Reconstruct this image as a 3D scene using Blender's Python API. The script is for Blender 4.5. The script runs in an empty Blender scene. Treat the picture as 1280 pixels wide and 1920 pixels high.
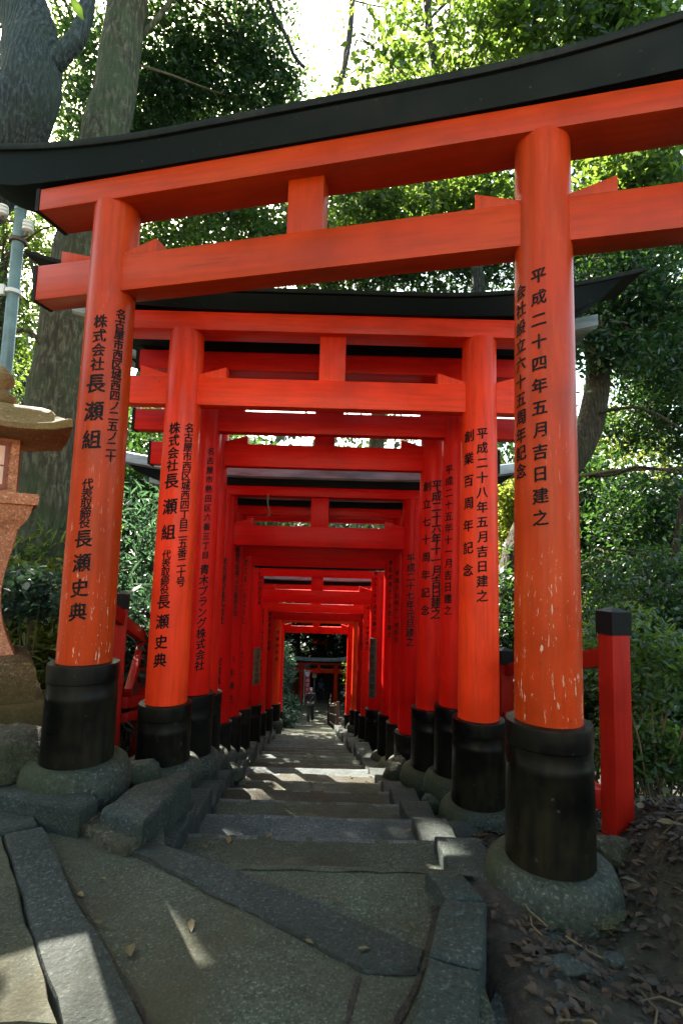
import bpy, bmesh, math, random
import numpy as np
from mathutils import Vector, Matrix, Euler, noise as mnoise

random.seed(7); RNG = np.random.default_rng(7)
scene = bpy.context.scene
COL = scene.collection

# ------------------------------------------------------------------ camera
EYE = Vector((0, 0, 1.55)); FPX = 1000.0
cam_d = bpy.data.cameras.new("camera"); cam = bpy.data.objects.new("camera", cam_d); COL.objects.link(cam)
cam_d.sensor_fit = 'VERTICAL'; cam_d.sensor_height = 36; cam_d.sensor_width = 24; cam_d.lens = 36 * FPX / 1920
cam_d.clip_start = 0.05; cam_d.clip_end = 500
CR = Matrix.Rotation(math.radians(90 + 5.8), 3, 'X') @ Matrix.Rotation(math.radians(1.6), 3, 'Z')
cam.matrix_world = Matrix.Translation(EYE) @ CR.to_4x4()
scene.camera = cam

# ------------------------------------------------------------------ light
SUN_AZ, SUN_EL = math.radians(-34.2), math.radians(44.2)
SUNV = Vector((math.sin(SUN_AZ) * math.cos(SUN_EL), math.cos(SUN_AZ) * math.cos(SUN_EL), math.sin(SUN_EL)))
world = bpy.data.worlds.new("World"); scene.world = world; world.use_nodes = True
wn = world.node_tree; wn.nodes.clear()
sky = wn.nodes.new("ShaderNodeTexSky"); sky.sky_type = 'NISHITA'; sky.sun_disc = False
sky.sun_elevation = SUN_EL; sky.sun_rotation = SUN_AZ; sky.air_density = 1.0; sky.dust_density = 2.5; sky.ozone_density = 1.0
bg = wn.nodes.new("ShaderNodeBackground"); bg.inputs['Strength'].default_value = 0.15
wo = wn.nodes.new("ShaderNodeOutputWorld")
tint = wn.nodes.new("ShaderNodeMix"); tint.data_type = 'RGBA'; tint.blend_type = 'MULTIPLY'; tint.inputs[0].default_value = 1
tint.inputs[7].default_value = (1.0, .97, .76, 1)   # warm daylight white balance
wn.links.new(sky.outputs[0], tint.inputs[6]); wn.links.new(tint.outputs[2], bg.inputs[0]); wn.links.new(bg.outputs[0], wo.inputs[0])
sun_d = bpy.data.lights.new("sun", 'SUN'); sun_d.energy = 5.0; sun_d.angle = math.radians(0.5); sun_d.color = (1.0, 0.92, 0.80)
sun = bpy.data.objects.new("sun", sun_d); COL.objects.link(sun)
sun.rotation_euler = SUNV.to_track_quat('Z', 'Y').to_euler(); sun.location = SUNV * 40
vs = scene.view_settings; vs.view_transform = 'Standard'; vs.look = 'None'; vs.gamma = 1; vs.use_curve_mapping = False
vs.exposure = 2.9
scene.cycles.max_bounces = 8; scene.cycles.diffuse_bounces = 5; scene.cycles.transmission_bounces = 4
scene.cycles.use_denoising = True

# ------------------------------------------------------------------ helpers
def P(px, py, Y):
    d = CR @ Vector(((px - 640) / FPX, -(py - 960) / FPX, -1)); return EYE + d * (Y / d.y)
def PZ(px, py, z):
    d = CR @ Vector(((px - 640) / FPX, -(py - 960) / FPX, -1)); return EYE + d * ((z - EYE.z) / d.z)
def sstep(a, b, x):
    t = min(1, max(0, (x - a) / (b - a))); return t * t * (3 - 2 * t)

class MB:
    def __init__(s): s.v = []; s.f = []
    def add(s, vs, fs):
        o = len(s.v); s.v += [tuple(p) for p in vs]; s.f += [tuple(i + o for i in f) for f in fs]; return s
    def box(s, c, h, M=None):
        c = Vector(c); vs = []
        for z in (-1, 1):
            for x, y in ((-1, -1), (1, -1), (1, 1), (-1, 1)):
                p = Vector((x * h[0], y * h[1], z * h[2]))
                vs.append(c + (M @ p if M else p))
        return s.add(vs, [(3, 2, 1, 0), (4, 5, 6, 7), (0, 1, 5, 4), (1, 2, 6, 5), (2, 3, 7, 6), (3, 0, 4, 7)])
    def lathe(s, c, prof, n=32, wob=0.0):
        c = Vector(c); vs = []; fs = []
        for r, z in prof:
            for k in range(n):
                a = 2 * math.pi * k / n
                rr = r * (1 + (wob * mnoise.noise(Vector((math.cos(a) * 2, math.sin(a) * 2, z * 5 + c.x * 3 + c.y))) if wob else 0))
                vs.append(c + Vector((rr * math.cos(a), rr * math.sin(a), z)))
        m = len(prof)
        for i in range(m - 1):
            for k in range(n):
                fs.append((i * n + k, i * n + (k + 1) % n, (i + 1) * n + (k + 1) % n, (i + 1) * n + k))
        fs.append(tuple(range(n - 1, -1, -1))); fs.append(tuple((m - 1) * n + k for k in range(n)))
        return s.add(vs, fs)
    def tube(s, pts, rad, n=8):
        pts = [Vector(p) for p in pts]; m = len(pts); vs = []; fs = []
        u = None
        for i, p in enumerate(pts):
            t = (pts[min(i + 1, m - 1)] - pts[max(i - 1, 0)]).normalized()
            if u is None: u = t.orthogonal().normalized()
            else:
                u = (u - t * u.dot(t)); u = u.normalized() if u.length > 1e-6 else t.orthogonal().normalized()
            w = t.cross(u); r = rad[i] if hasattr(rad, '__len__') else rad
            for k in range(n):
                a = 2 * math.pi * k / n; vs.append(p + (u * math.cos(a) + w * math.sin(a)) * r)
        for i in range(m - 1):
            for k in range(n):
                fs.append((i * n + k, i * n + (k + 1) % n, (i + 1) * n + (k + 1) % n, (i + 1) * n + k))
        fs.append(tuple(range(n - 1, -1, -1))); fs.append(tuple((m - 1) * n + k for k in range(n)))
        return s.add(vs, fs)
    def loft(s, rings):
        n = len(rings[0]); vs = [p for r in rings for p in r]; fs = []
        for i in range(len(rings) - 1):
            for k in range(n):
                fs.append((i * n + k, i * n + (k + 1) % n, (i + 1) * n + (k + 1) % n, (i + 1) * n + k))
        fs.append(tuple(range(n - 1, -1, -1))); fs.append(tuple((len(rings) - 1) * n + k for k in range(n)))
        return s.add(vs, fs)
    def build(s, name, mat, parent=None, smooth=40, bevel=0):
        me = bpy.data.meshes.new(name); me.from_pydata(s.v, [], s.f)
        bm = bmesh.new(); bm.from_mesh(me); bmesh.ops.recalc_face_normals(bm, faces=bm.faces)
        if bevel:
            es = [e for e in bm.edges if len(e.link_faces) == 2 and e.calc_face_angle(0) > 0.5]
            bmesh.ops.bevel(bm, geom=es, offset=bevel, segments=2, profile=0.6, affect='EDGES', clamp_overlap=True)
        bm.to_mesh(me); bm.free()
        if smooth:
            me.shade_smooth(); me.set_sharp_from_angle(angle=math.radians(smooth))
        me.materials.append(mat)
        o = bpy.data.objects.new(name, me); COL.objects.link(o)
        if parent: o.parent = parent
        return o

def tag(o, label, cat, group=None, kind=None):
    o['label'] = label; o['category'] = cat
    if group: o['group'] = group
    if kind: o['kind'] = kind
    return o
def structure(o): o['kind'] = 'structure'; return o
def stuff(o, label, cat): o['kind'] = 'stuff'; o['label'] = label; o['category'] = cat; return o
def empty(name, loc, rz=0):
    o = bpy.data.objects.new(name, None); COL.objects.link(o); o.empty_display_size = .2
    o.location = loc; o.rotation_euler = (0, 0, rz); return o

# ------------------------------------------------------------------ materials
def mat_new(name):
    m = bpy.data.materials.new(name); m.use_nodes = True; nt = m.node_tree; nt.nodes.clear()
    out = nt.nodes.new("ShaderNodeOutputMaterial"); b = nt.nodes.new("ShaderNodeBsdfPrincipled")
    nt.links.new(b.outputs[0], out.inputs[0]); return m, nt, b, out
def N(nt, t, **kw):
    n = nt.nodes.new(t)
    for k, v in kw.items():
        if k in n.inputs: n.inputs[k].default_value = v
        else: setattr(n, k, v)
    return n
def L(nt, a, b): nt.links.new(a, b)
def coords(nt, scale=(1, 1, 1), kind='Object'):
    tc = N(nt, "ShaderNodeTexCoord"); mp = N(nt, "ShaderNodeMapping"); mp.inputs['Scale'].default_value = scale
    L(nt, tc.outputs[kind], mp.inputs['Vector']); return mp.outputs[0]
def ntex(nt, co, scale, detail=4, rough=.55):
    n = N(nt, "ShaderNodeTexNoise"); n.inputs['Scale'].default_value = scale; n.inputs['Detail'].default_value = detail
    n.inputs['Roughness'].default_value = rough; L(nt, co, n.inputs['Vector']); return n.outputs['Fac']
def ramp(nt, fac, stops):
    r = N(nt, "ShaderNodeValToRGB"); e = r.color_ramp.elements
    while len(e) < len(stops): e.new(0.5)
    for i, (p, c) in enumerate(stops):
        e[i].position = p; e[i].color = (c[0], c[1], c[2], 1) if hasattr(c, '__len__') else (c, c, c, 1)
    L(nt, fac, r.inputs[0]); return r.outputs[0]
def mix(nt, fac, a, b, mode='MIX'):
    m = N(nt, "ShaderNodeMix"); m.data_type = 'RGBA'; m.blend_type = mode
    for sock, v in ((m.inputs[0], fac), (m.inputs[6], a), (m.inputs[7], b)):
        if hasattr(v, 'is_output'): L(nt, v, sock)
        elif hasattr(v, '__len__'): sock.default_value = (v[0], v[1], v[2], 1)
        else: sock.default_value = v
    return m.outputs[2]
def math_n(nt, op, a, b):
    m = N(nt, "ShaderNodeMath"); m.operation = op
    for s, v in ((m.inputs[0], a), (m.inputs[1], b)):
        if hasattr(v, 'is_output'): L(nt, v, s)
        else: s.default_value = v
    return m.outputs[0]
def bump(nt, b, h, strength=.3, dist=.01):
    n = N(nt, "ShaderNodeBump"); n.inputs['Strength'].default_value = strength; n.inputs['Distance'].default_value = dist
    L(nt, h, n.inputs['Height']); L(nt, n.outputs[0], b.inputs['Normal'])

def m_vermilion(name, col, wear=0.0, rough=.36, along='z', spec=.22):
    m, nt, b, o = mat_new(name)
    V = lambda a, c: (a, a, c) if along == 'z' else (c, a, a)
    co = coords(nt); st = coords(nt, V(9, .7))
    n1 = ntex(nt, co, 2.2, 5); n2 = ntex(nt, st, 4, 4); n3 = ntex(nt, co, 60, 3)
    dark = [c * .72 for c in col]; lite = [min(1, col[0] * 1.06), col[1] * 1.35, col[2] * 1.4]
    c = ramp(nt, n1, [(.3, dark), (.5, col), (.75, lite)])
    c = mix(nt, math_n(nt, 'MULTIPLY', ramp(nt, n2, [(.42, 0), (.66, 1)]), .55), c, [col[0] * .62, col[1] * .8, col[2]])
    n6 = ntex(nt, coords(nt, V(16, 1.0)), 1.3, 6, .68); c = mix(nt, math_n(nt, 'MULTIPLY', ramp(nt, n6, [(.55, 0), (.72, 1)]), .5 if wear else .25), c, [col[0] * 1.0, col[1] * 2.0, col[2] * 3.2])
    c = mix(nt, math_n(nt, 'MULTIPLY', ramp(nt, ntex(nt, coords(nt, V(22, 1.2)), 1.1, 5, .7), [(.60, 0), (.70, 1)]), .45), c, (col[0] * .35, .012, .006))
    # fine dirt specks
    sp = ramp(nt, ntex(nt, co, 38, 2), [(.70, 0), (.76, 1)])
    c = mix(nt, math_n(nt, 'MULTIPLY', sp, .5), c, (.12, .03, .015))
    if wear:
        scr = ramp(nt, ntex(nt, coords(nt, (26, 26, 7)), 2.2, 6, .7), [(.615, 0), (.645, 1)])
        scr2 = ramp(nt, ntex(nt, coords(nt, (60, 60, 6)), 1.2, 3, .6), [(.66, 0), (.69, 1)])
        patch = ramp(nt, ntex(nt, co, 3.1, 2), [(.38, 0), (.58, 1)])
        tc = N(nt, "ShaderNodeTexCoord"); sp2 = N(nt, "ShaderNodeSeparateXYZ"); L(nt, tc.outputs['Object'], sp2.inputs[0])
        hz = N(nt, "ShaderNodeMapRange"); hz.inputs[1].default_value = .75; hz.inputs[2].default_value = 2.0; hz.inputs[3].default_value = 1; hz.inputs[4].default_value = 0.05
        L(nt, sp2.outputs[2], hz.inputs[0])
        f = math_n(nt, 'MULTIPLY', math_n(nt, 'MAXIMUM', scr, scr2), math_n(nt, 'MULTIPLY', patch, hz.outputs[0]))
        c = mix(nt, math_n(nt, 'MULTIPLY', f, wear), c, (.62, .42, .28))
    L(nt, c, b.inputs['Base Color'])
    rr = ramp(nt, n1, [(.3, rough - .08), (.7, rough + .12)]); L(nt, rr, b.inputs['Roughness'])
    b.inputs['Coat Weight'].default_value = .07; b.inputs['Coat Roughness'].default_value = .25; b.inputs['Specular IOR Level'].default_value = spec
    bump(nt, b, math_n(nt, 'ADD', n2, math_n(nt, 'MULTIPLY', n3, .35)), .16, .004)
    return m
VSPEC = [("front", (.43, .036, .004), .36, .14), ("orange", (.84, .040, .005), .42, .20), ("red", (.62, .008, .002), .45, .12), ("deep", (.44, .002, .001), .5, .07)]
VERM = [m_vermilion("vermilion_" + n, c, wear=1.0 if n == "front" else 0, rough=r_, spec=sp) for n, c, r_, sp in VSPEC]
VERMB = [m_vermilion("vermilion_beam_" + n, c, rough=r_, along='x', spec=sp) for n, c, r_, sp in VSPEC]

def m_black(name, tint=(.0015, .0019, .002), rough=.24, mud=(.017, .014, .0055), mudamt=.8):
    m, nt, b, o = mat_new(name)
    co = coords(nt); n1 = ntex(nt, co, 2.6, 5, .6); n2 = ntex(nt, coords(nt, (6, 6, 1.2)), 3, 4)
    tcz = N(nt, "ShaderNodeTexCoord"); szz = N(nt, "ShaderNodeSeparateXYZ"); L(nt, tcz.outputs['Object'], szz.inputs[0])
    n5 = ntex(nt, coords(nt, (10, 10, 2.5)), 2, 5, .65)
    f = math_n(nt, 'MULTIPLY', math_n(nt, 'MULTIPLY', ramp(nt, n1, [(.42, .12), (.60, 1)]), ramp(nt, n5, [(.38, .25), (.62, 1)])), mudamt)
    c = mix(nt, f, tint, mud)
    c = mix(nt, ramp(nt, n2, [(.6, 0), (.8, .5)]), c, (.006, .012, .006))
    c = mix(nt, ramp(nt, ntex(nt, co, 30, 2), [(.70, 0), (.74, .5)]), c, (.05, .05, .045))
    L(nt, c, b.inputs['Base Color']); L(nt, ramp(nt, n1, [(.35, rough), (.7, .7)]), b.inputs['Roughness'])
    b.inputs['Specular IOR Level'].default_value = .12
    bump(nt, b, n2, .15, .004); return m
M_SLEEVE = m_black("black_sleeve"); M_SLEEVE2 = m_black("black_sleeve_clean", mudamt=.35, rough=.25)
M_KASAGI = m_black("black_lintel", (.0016, .0065, .0075), .46, (.004, .010, .010), .5)
M_CAP = m_black("black_cap", (.008, .013, .014), .5, (.026, .032, .03), .8)
M_KEND = m_black("black_end", (.006, .006, .0065), .4, (.012, .012, .01), .3)

def m_sheet():
    m, nt, b, o = mat_new("roof_sheet"); co = coords(nt)
    n1 = ntex(nt, coords(nt, (1, 5, 5)), 2.5, 5)
    L(nt, ramp(nt, n1, [(.35, (.14, .17, .175)), (.6, (.28, .33, .34)), (.75, (.40, .42, .40))]), b.inputs['Base Color'])
    b.inputs['Metallic'].default_value = .25; b.inputs['Roughness'].default_value = .35; bump(nt, b, n1, .2, .004); return m
M_SHEET = m_sheet()
def m_plain(name, col, rough=.5, metal=0.0, vary=.25, sc=8, bmp=.1):
    m, nt, b, o = mat_new(name); co = coords(nt); n = ntex(nt, co, sc, 4)
    L(nt, ramp(nt, n, [(.3, [c * (1 - vary) for c in col]), (.7, [min(1, c * (1 + vary)) for c in col])]), b.inputs['Base Color'])
    b.inputs['Roughness'].default_value = rough; b.inputs['Metallic'].default_value = metal
    if bmp: bump(nt, b, n, bmp, .004)
    return m
M_PALE = m_plain('roof_pale', (.22, .27, .28), .5, .1, .3, 3)
M_INK, _nt, _b, _o = mat_new("ink"); _b.inputs["Specular IOR Level"].default_value = .15; _b.inputs["Roughness"].default_value = .6
L(_nt, mix(_nt, ramp(_nt, ntex(_nt, coords(_nt, (60, 60, 30)), 1.4, 4, .7), [(.57, 0), (.66, .85)]), (.004, .003, .003), (.16, .035, .012)), _b.inputs['Base Color'])
def m_stone(name, a, b_, moss, mossamt, speck=220, bs=.35, dist=.012, wet=.75):
    m, nt, b, o = mat_new(name); co = coords(nt, kind='Object')
    n1 = ntex(nt, co, 1.7, 6, .6); n2 = ntex(nt, co, speck * .6, 3, .6); n3 = ntex(nt, co, 14, 6, .65); n4 = ntex(nt, co, 42, 4, .65)
    c = ramp(nt, n3, [(.3, a), (.7, b_)])
    c = mix(nt, ramp(nt, n4, [(.35, .55), (.55, 0)]), c, [x * .35 for x in a])
    c = mix(nt, ramp(nt, n2, [(.56, 0), (.70, .7)]), c, [min(1, x * 2.6 + .035) for x in b_])
    c = mix(nt, ramp(nt, n2, [(.32, .8), (.44, 0)]), c, [x * .2 for x in a])
    n7 = ntex(nt, co, .8, 5, .7); c = mix(nt, ramp(nt, n7, [(.40, 0), (.66, .55)]), c, [x * .45 for x in b_])
    c = mix(nt, math_n(nt, 'MULTIPLY', ramp(nt, n1, [(.42, 0), (.62, 1)]), mossamt), c, moss)
    L(nt, c, b.inputs['Base Color']); L(nt, ramp(nt, n1, [(.3, wet - .12), (.7, wet + .15)]), b.inputs['Roughness']); b.inputs['Specular IOR Level'].default_value = .25
    h = math_n(nt, 'ADD', n3, math_n(nt, 'ADD', math_n(nt, 'MULTIPLY', n4, .8), math_n(nt, 'MULTIPLY', n2, .25)))
    bump(nt, b, h, bs, dist); return m
M_PATH = m_stone("path_stone", (.026, .035, .024), (.050, .060, .042), (.034, .029, .013), .7, 150, .6, .014)
M_KERB = m_stone("kerb_granite", (.012, .019, .017), (.030, .040, .036), (.014, .020, .008), .55, 130, .55, .02)
M_SLAB = m_stone("slab_granite", (.012, .019, .018), (.029, .038, .036), (.016, .018, .009), .4, 130, .5, .02)
M_FOOT = m_stone("footing_stone", (.020, .026, .019), (.044, .050, .037), (.021, .027, .008), .7, 90, .4, .015)
M_ROCK = m_stone("rock", (.035, .032, .022), (.07, .065, .045), (.03, .035, .01), .7, 60, .9, .04)
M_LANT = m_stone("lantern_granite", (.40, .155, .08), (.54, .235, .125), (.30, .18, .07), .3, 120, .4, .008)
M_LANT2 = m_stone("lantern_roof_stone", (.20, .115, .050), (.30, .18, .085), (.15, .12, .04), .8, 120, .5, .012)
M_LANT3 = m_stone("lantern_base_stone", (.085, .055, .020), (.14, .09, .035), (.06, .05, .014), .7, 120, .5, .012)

def m_soil():
    m, nt, b, o = mat_new("soil"); co = coords(nt); n1 = ntex(nt, co, 1.3, 6); n2 = ntex(nt, co, 26, 5, .65)
    c = ramp(nt, n2, [(.3, (.005, .004, .0025)), (.5, (.014, .0105, .006)), (.72, (.036, .025, .013))])
    c = mix(nt, ramp(nt, n1, [(.5, 0), (.7, .6)]), c, (.024, .027, .009))
    L(nt, c, b.inputs['Base Color']); b.inputs['Roughness'].default_value = .95; bump(nt, b, n2, .9, .04); return m
M_SOIL = m_soil()
def m_bark(name, a, b_, moss, amt=.6, sc=1.0):
    m, nt, b, o = mat_new(name); co = coords(nt, (7 * sc, 7 * sc, 1.5 * sc)); n1 = ntex(nt, co, 3, 6, .62)
    w = N(nt, "ShaderNodeTexWave"); w.inputs['Scale'].default_value = 1.1 * sc; w.inputs['Distortion'].default_value = 9; w.inputs['Detail'].default_value = 4
    L(nt, coords(nt, (3, 3, .5)), w.inputs['Vector'])
    n2 = ntex(nt, coords(nt), 1.6, 4)
    c = ramp(nt, n1, [(.40, [q * .6 for q in a]), (.50, a), (.62, b_)])
    c = mix(nt, math_n(nt, 'MULTIPLY', ramp(nt, n2, [(.42, 0), (.6, 1)]), amt), c, moss)
    c = mix(nt, ramp(nt, ntex(nt, coords(nt), 7, 5, .7), [(.58, 0), (.66, .5)]), c, [min(1, q * 1.5) for q in b_])
    L(nt, c, b.inputs['Base Color']); b.inputs['Roughness'].default_value = .9
    bump(nt, b, math_n(nt, 'ADD', n1, math_n(nt, 'MULTIPLY', w.outputs[1], .5)), 1.0, .06); return m
M_BARK = m_bark("bark_mossy", (.065, .055, .030), (.15, .135, .08), (.05, .07, .024), .75)
M_BARKG = m_bark("bark_grey", (.028, .034, .032), (.085, .095, .088), (.035, .05, .026), .55, 1.7)
M_BARKB = m_bark("bark_brown", (.030, .022, .010), (.085, .062, .030), (.035, .042, .012), .4, 1.8)
M_TWIG = m_plain("twig", (.085, .058, .024), .8, vary=.4, sc=5)

def m_leaf(name, dark, light, trans, tw=.4, gloss=.34):
    m, nt, b, out = mat_new(name)
    g = N(nt, "ShaderNodeNewGeometry")
    c = ramp(nt, g.outputs['Random Per Island'], [(0, dark), (.7, light), (1, [light[0] * 1.5, light[1] * 1.25, light[2]])])
    L(nt, c, b.inputs['Base Color']); b.inputs['Roughness'].default_value = gloss; b.inputs['Specular IOR Level'].default_value = .5
    t = N(nt, "ShaderNodeBsdfTranslucent")
    tcol = ramp(nt, g.outputs['Random Per Island'], [(0, [x * .55 for x in trans]), (1, trans)])
    L(nt, tcol, t.inputs['Color'])
    mx = N(nt, "ShaderNodeMixShader"); mx.inputs[0].default_value = tw
    L(nt, b.outputs[0], mx.inputs[1]); L(nt, t.outputs[0], mx.inputs[2]); L(nt, mx.outputs[0], out.inputs[0]); return m
LF_DARK = m_leaf("leaf_dark", (.004, .022, .014), (.014, .048, .027), (.08, .18, .03), .42)
LF_MID = m_leaf("leaf_mid", (.006, .026, .014), (.022, .062, .024), (.23, .37, .045), .48)
LF_YEL = m_leaf("leaf_yellow", (.05, .08, .012), (.12, .15, .02), (.42, .50, .08), .52)
LF_BLUE = m_leaf("leaf_bluish", (.008, .032, .026), (.030, .075, .058), (.10, .22, .09), .38, .36)
LF_DRY = m_leaf("leaf_dry", (.008, .0055, .003), (.030, .018, .008), (.03, .016, .005), .15, .6)

# ------------------------------------------------------------------ path and terrain shape
LZ, Y0, TREAD, RISE = .22, 2.42, .565, .145
SL = RISE / TREAD
def prof(y):
    if y < Y0: return LZ
    if y < 26: return LZ - SL * (y - Y0) - .004 * max(0, y - 10)
    z26 = LZ - SL * (26 - Y0) - .064
    if y < 41: return z26 - .172 * (y - 26)
    return z26 - .172 * 15 - .02 * (y - 41)
def pcen(y):
    if y < 26: return -.1 - .0465 * (y - 4)
    return -1.12 - .012 * (y - 26)
def pl(y): return pcen(y) - (.74 + .02 * min(12, max(0, y - 3)))
def pr(y): return pcen(y) + .60 + .004 * max(0, min(12, y - 3))
def H(x, y):
    c = prof(y); xr = x - pcen(y)
    inside = sstep(-1.25, -.95, xr) * sstep(.95, .75, xr) if y > 2.3 else 0
    z = c
    if xr < 0: z += (.02 + .17 * sstep(8, 3, y)) * sstep(.7, 1.2, -xr) + .16 * max(0, -xr - 2.2) + .22 * max(0, -xr - 6)
    else:
        z += (.02 - .11 * sstep(7, 3, y)) * sstep(.6, 1.1, xr) - .22 * max(0, xr - 2.6) * sstep(1.5, 4, y) + .10 * max(0, xr - 6)
        z += .36 * sstep(1.15, 1.75, x) * sstep(4.3, 2.9, y) * sstep(-.3, .9, y + .4)
    z += .36 * max(0, min(24, -3.2 - y)) + .50 * max(0, min(50, y - 56)) + .30 * max(0, min(30, abs(x) - 14)) * sstep(8, 20, y)
    if -1.4 < y < (2.5 + .42 * sstep(-.72, -.95, x)):
        land = sstep(.46, .62, x) + sstep(-2.6, -3.0, x)
        z = z * max(0, min(1, land)) + (LZ - .16) * (1 - max(0, min(1, land)))
    else:
        z -= .34 * inside
    z += .035 * mnoise.noise(Vector((x * 1.7, y * 1.7, 3))) + .02 * mnoise.noise(Vector((x * 6, y * 6, 1)))
    return z

mb = MB()
xs = np.concatenate([np.linspace(-60, -8, 22)[:-1], np.linspace(-8, -3, 26)[:-1], np.linspace(-3, 3, 90)[:-1], np.linspace(3, 9, 30)[:-1], np.linspace(9, 60, 22)])
ys = np.concatenate([np.linspace(-40, -2, 14)[:-1], np.linspace(-2, 7, 110)[:-1], np.linspace(7, 46, 120)[:-1], np.linspace(46, 140, 24)])
mb.v = [(x, y, H(x, y)) for y in ys for x in xs]; nx = len(xs)
mb.f = [(j * nx + i, j * nx + i + 1, (j + 1) * nx + i + 1, (j + 1) * nx + i) for j in range(len(ys) - 1) for i in range(nx - 1)]
structure(mb.build("ground", M_SOIL, smooth=80))

# landing in front of the first step
def nz(x, y, s=1.0): return s * (.006 * mnoise.noise(Vector((x * 3, y * 3, 0))) + .0035 * mnoise.noise(Vector((x * 14, y * 14, 5))))
mb = MB()
gx = np.linspace(-3.1, .50, 90); gy = np.linspace(-1.4, Y0 + .10, 100)
mb.v = [(x, (y if y < 1 else 1 + (y - 1) * (1 + .27 * sstep(-.70, -.92, x))), LZ + nz(x, y)) for y in gy for x in gx]; nx = len(gx)
mb.f = [(j * nx + i, j * nx + i + 1, (j + 1) * nx + i + 1, (j + 1) * nx + i) for j in range(len(gy) - 1) for i in range(nx - 1)]
structure(mb.build("path_landing", M_PATH, smooth=80))
# unseen pale slope added behind the camera to bounce sun onto the gates
mb = MB(); gx = np.linspace(-9, 9, 40); gy = np.linspace(-27, -2.2, 60)
mb.v = [(x, y, H(x, y) + .03) for y in gy for x in gx]; nx = len(gx)
mb.f = [(j * nx + i, j * nx + i + 1, (j + 1) * nx + i + 1, (j + 1) * nx + i) for j in range(len(gy) - 1) for i in range(nx - 1)]
structure(mb.build("bounce_slope", m_stone("bounce_stone", (.40, .33, .24), (.52, .44, .33), (.3, .26, .16), .4, 60), smooth=80))
# stairs
mb = MB(); NS = 22; nxs = 40
rows = []
for k in range(NS):
    y0 = Y0 + .10 + k * TREAD; z1 = LZ - k * RISE; z2 = z1 - RISE
    rows.append((y0 - .05, z1 + (.004 if k == 0 else 0)))
    rows += [(y0 - .012, z1), (y0, z1 - .006), (y0 + .008, z1 - .02), (y0 + .012, z2 + .01), (y0 + .02, z2), (y0 + .15, z2 - .002), (y0 + .3, z2 + .001), (y0 + .43, z2)]
yend = Y0 + .10 + NS * TREAD; rows = [r for r in rows if r[0] <= yend]
zst = rows[-1][1]
yy = yend + .05
while yy < 62:
    rows.append((yy, zst + (prof(yy) - prof(yend)))); yy += .4
for y, z in rows:
    for i in range(nxs):
        t = i / (nxs - 1); x = pl(y) - .06 + (pr(y) - pl(y) + .12) * t
        wy = .022 * mnoise.noise(Vector((x * 1.6, round(z / RISE) * 3.1, 2))) + .006 * mnoise.noise(Vector((x * 12, z * 9, 4)))
        mb.v.append((x, y + wy, z + nz(x, y, 1.3)))
mb.f = [(j * nxs + i, j * nxs + i + 1, (j + 1) * nxs + i + 1, (j + 1) * nxs + i) for j in range(len(rows) - 1) for i in range(nxs - 1)]
st_ob = structure(mb.build("path_stairs", M_PATH, smooth=50))
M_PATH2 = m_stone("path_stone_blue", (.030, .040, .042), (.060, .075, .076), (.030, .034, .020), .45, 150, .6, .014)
M_PATH3 = m_stone("path_stone_brown", (.018, .019, .011), (.038, .037, .024), (.030, .023, .010), .8, 150, .6, .014)
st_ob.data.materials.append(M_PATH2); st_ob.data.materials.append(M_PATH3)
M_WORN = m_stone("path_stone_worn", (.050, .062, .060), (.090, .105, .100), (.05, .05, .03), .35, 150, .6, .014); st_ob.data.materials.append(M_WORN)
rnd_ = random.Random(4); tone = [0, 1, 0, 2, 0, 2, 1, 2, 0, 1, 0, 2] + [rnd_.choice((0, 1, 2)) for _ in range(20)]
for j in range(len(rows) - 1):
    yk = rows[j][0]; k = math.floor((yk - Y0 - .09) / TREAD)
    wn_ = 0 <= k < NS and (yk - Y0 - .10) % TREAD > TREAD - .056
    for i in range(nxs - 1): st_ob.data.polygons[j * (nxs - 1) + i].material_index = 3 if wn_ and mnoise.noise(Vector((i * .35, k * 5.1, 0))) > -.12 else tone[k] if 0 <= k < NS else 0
def step_z(y):
    k = math.floor((y - Y0 - .10) / TREAD) + 1
    if k <= 0: return LZ
    if k <= NS: return LZ - k * RISE
    return zst + prof(y) - prof(yend)

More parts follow.
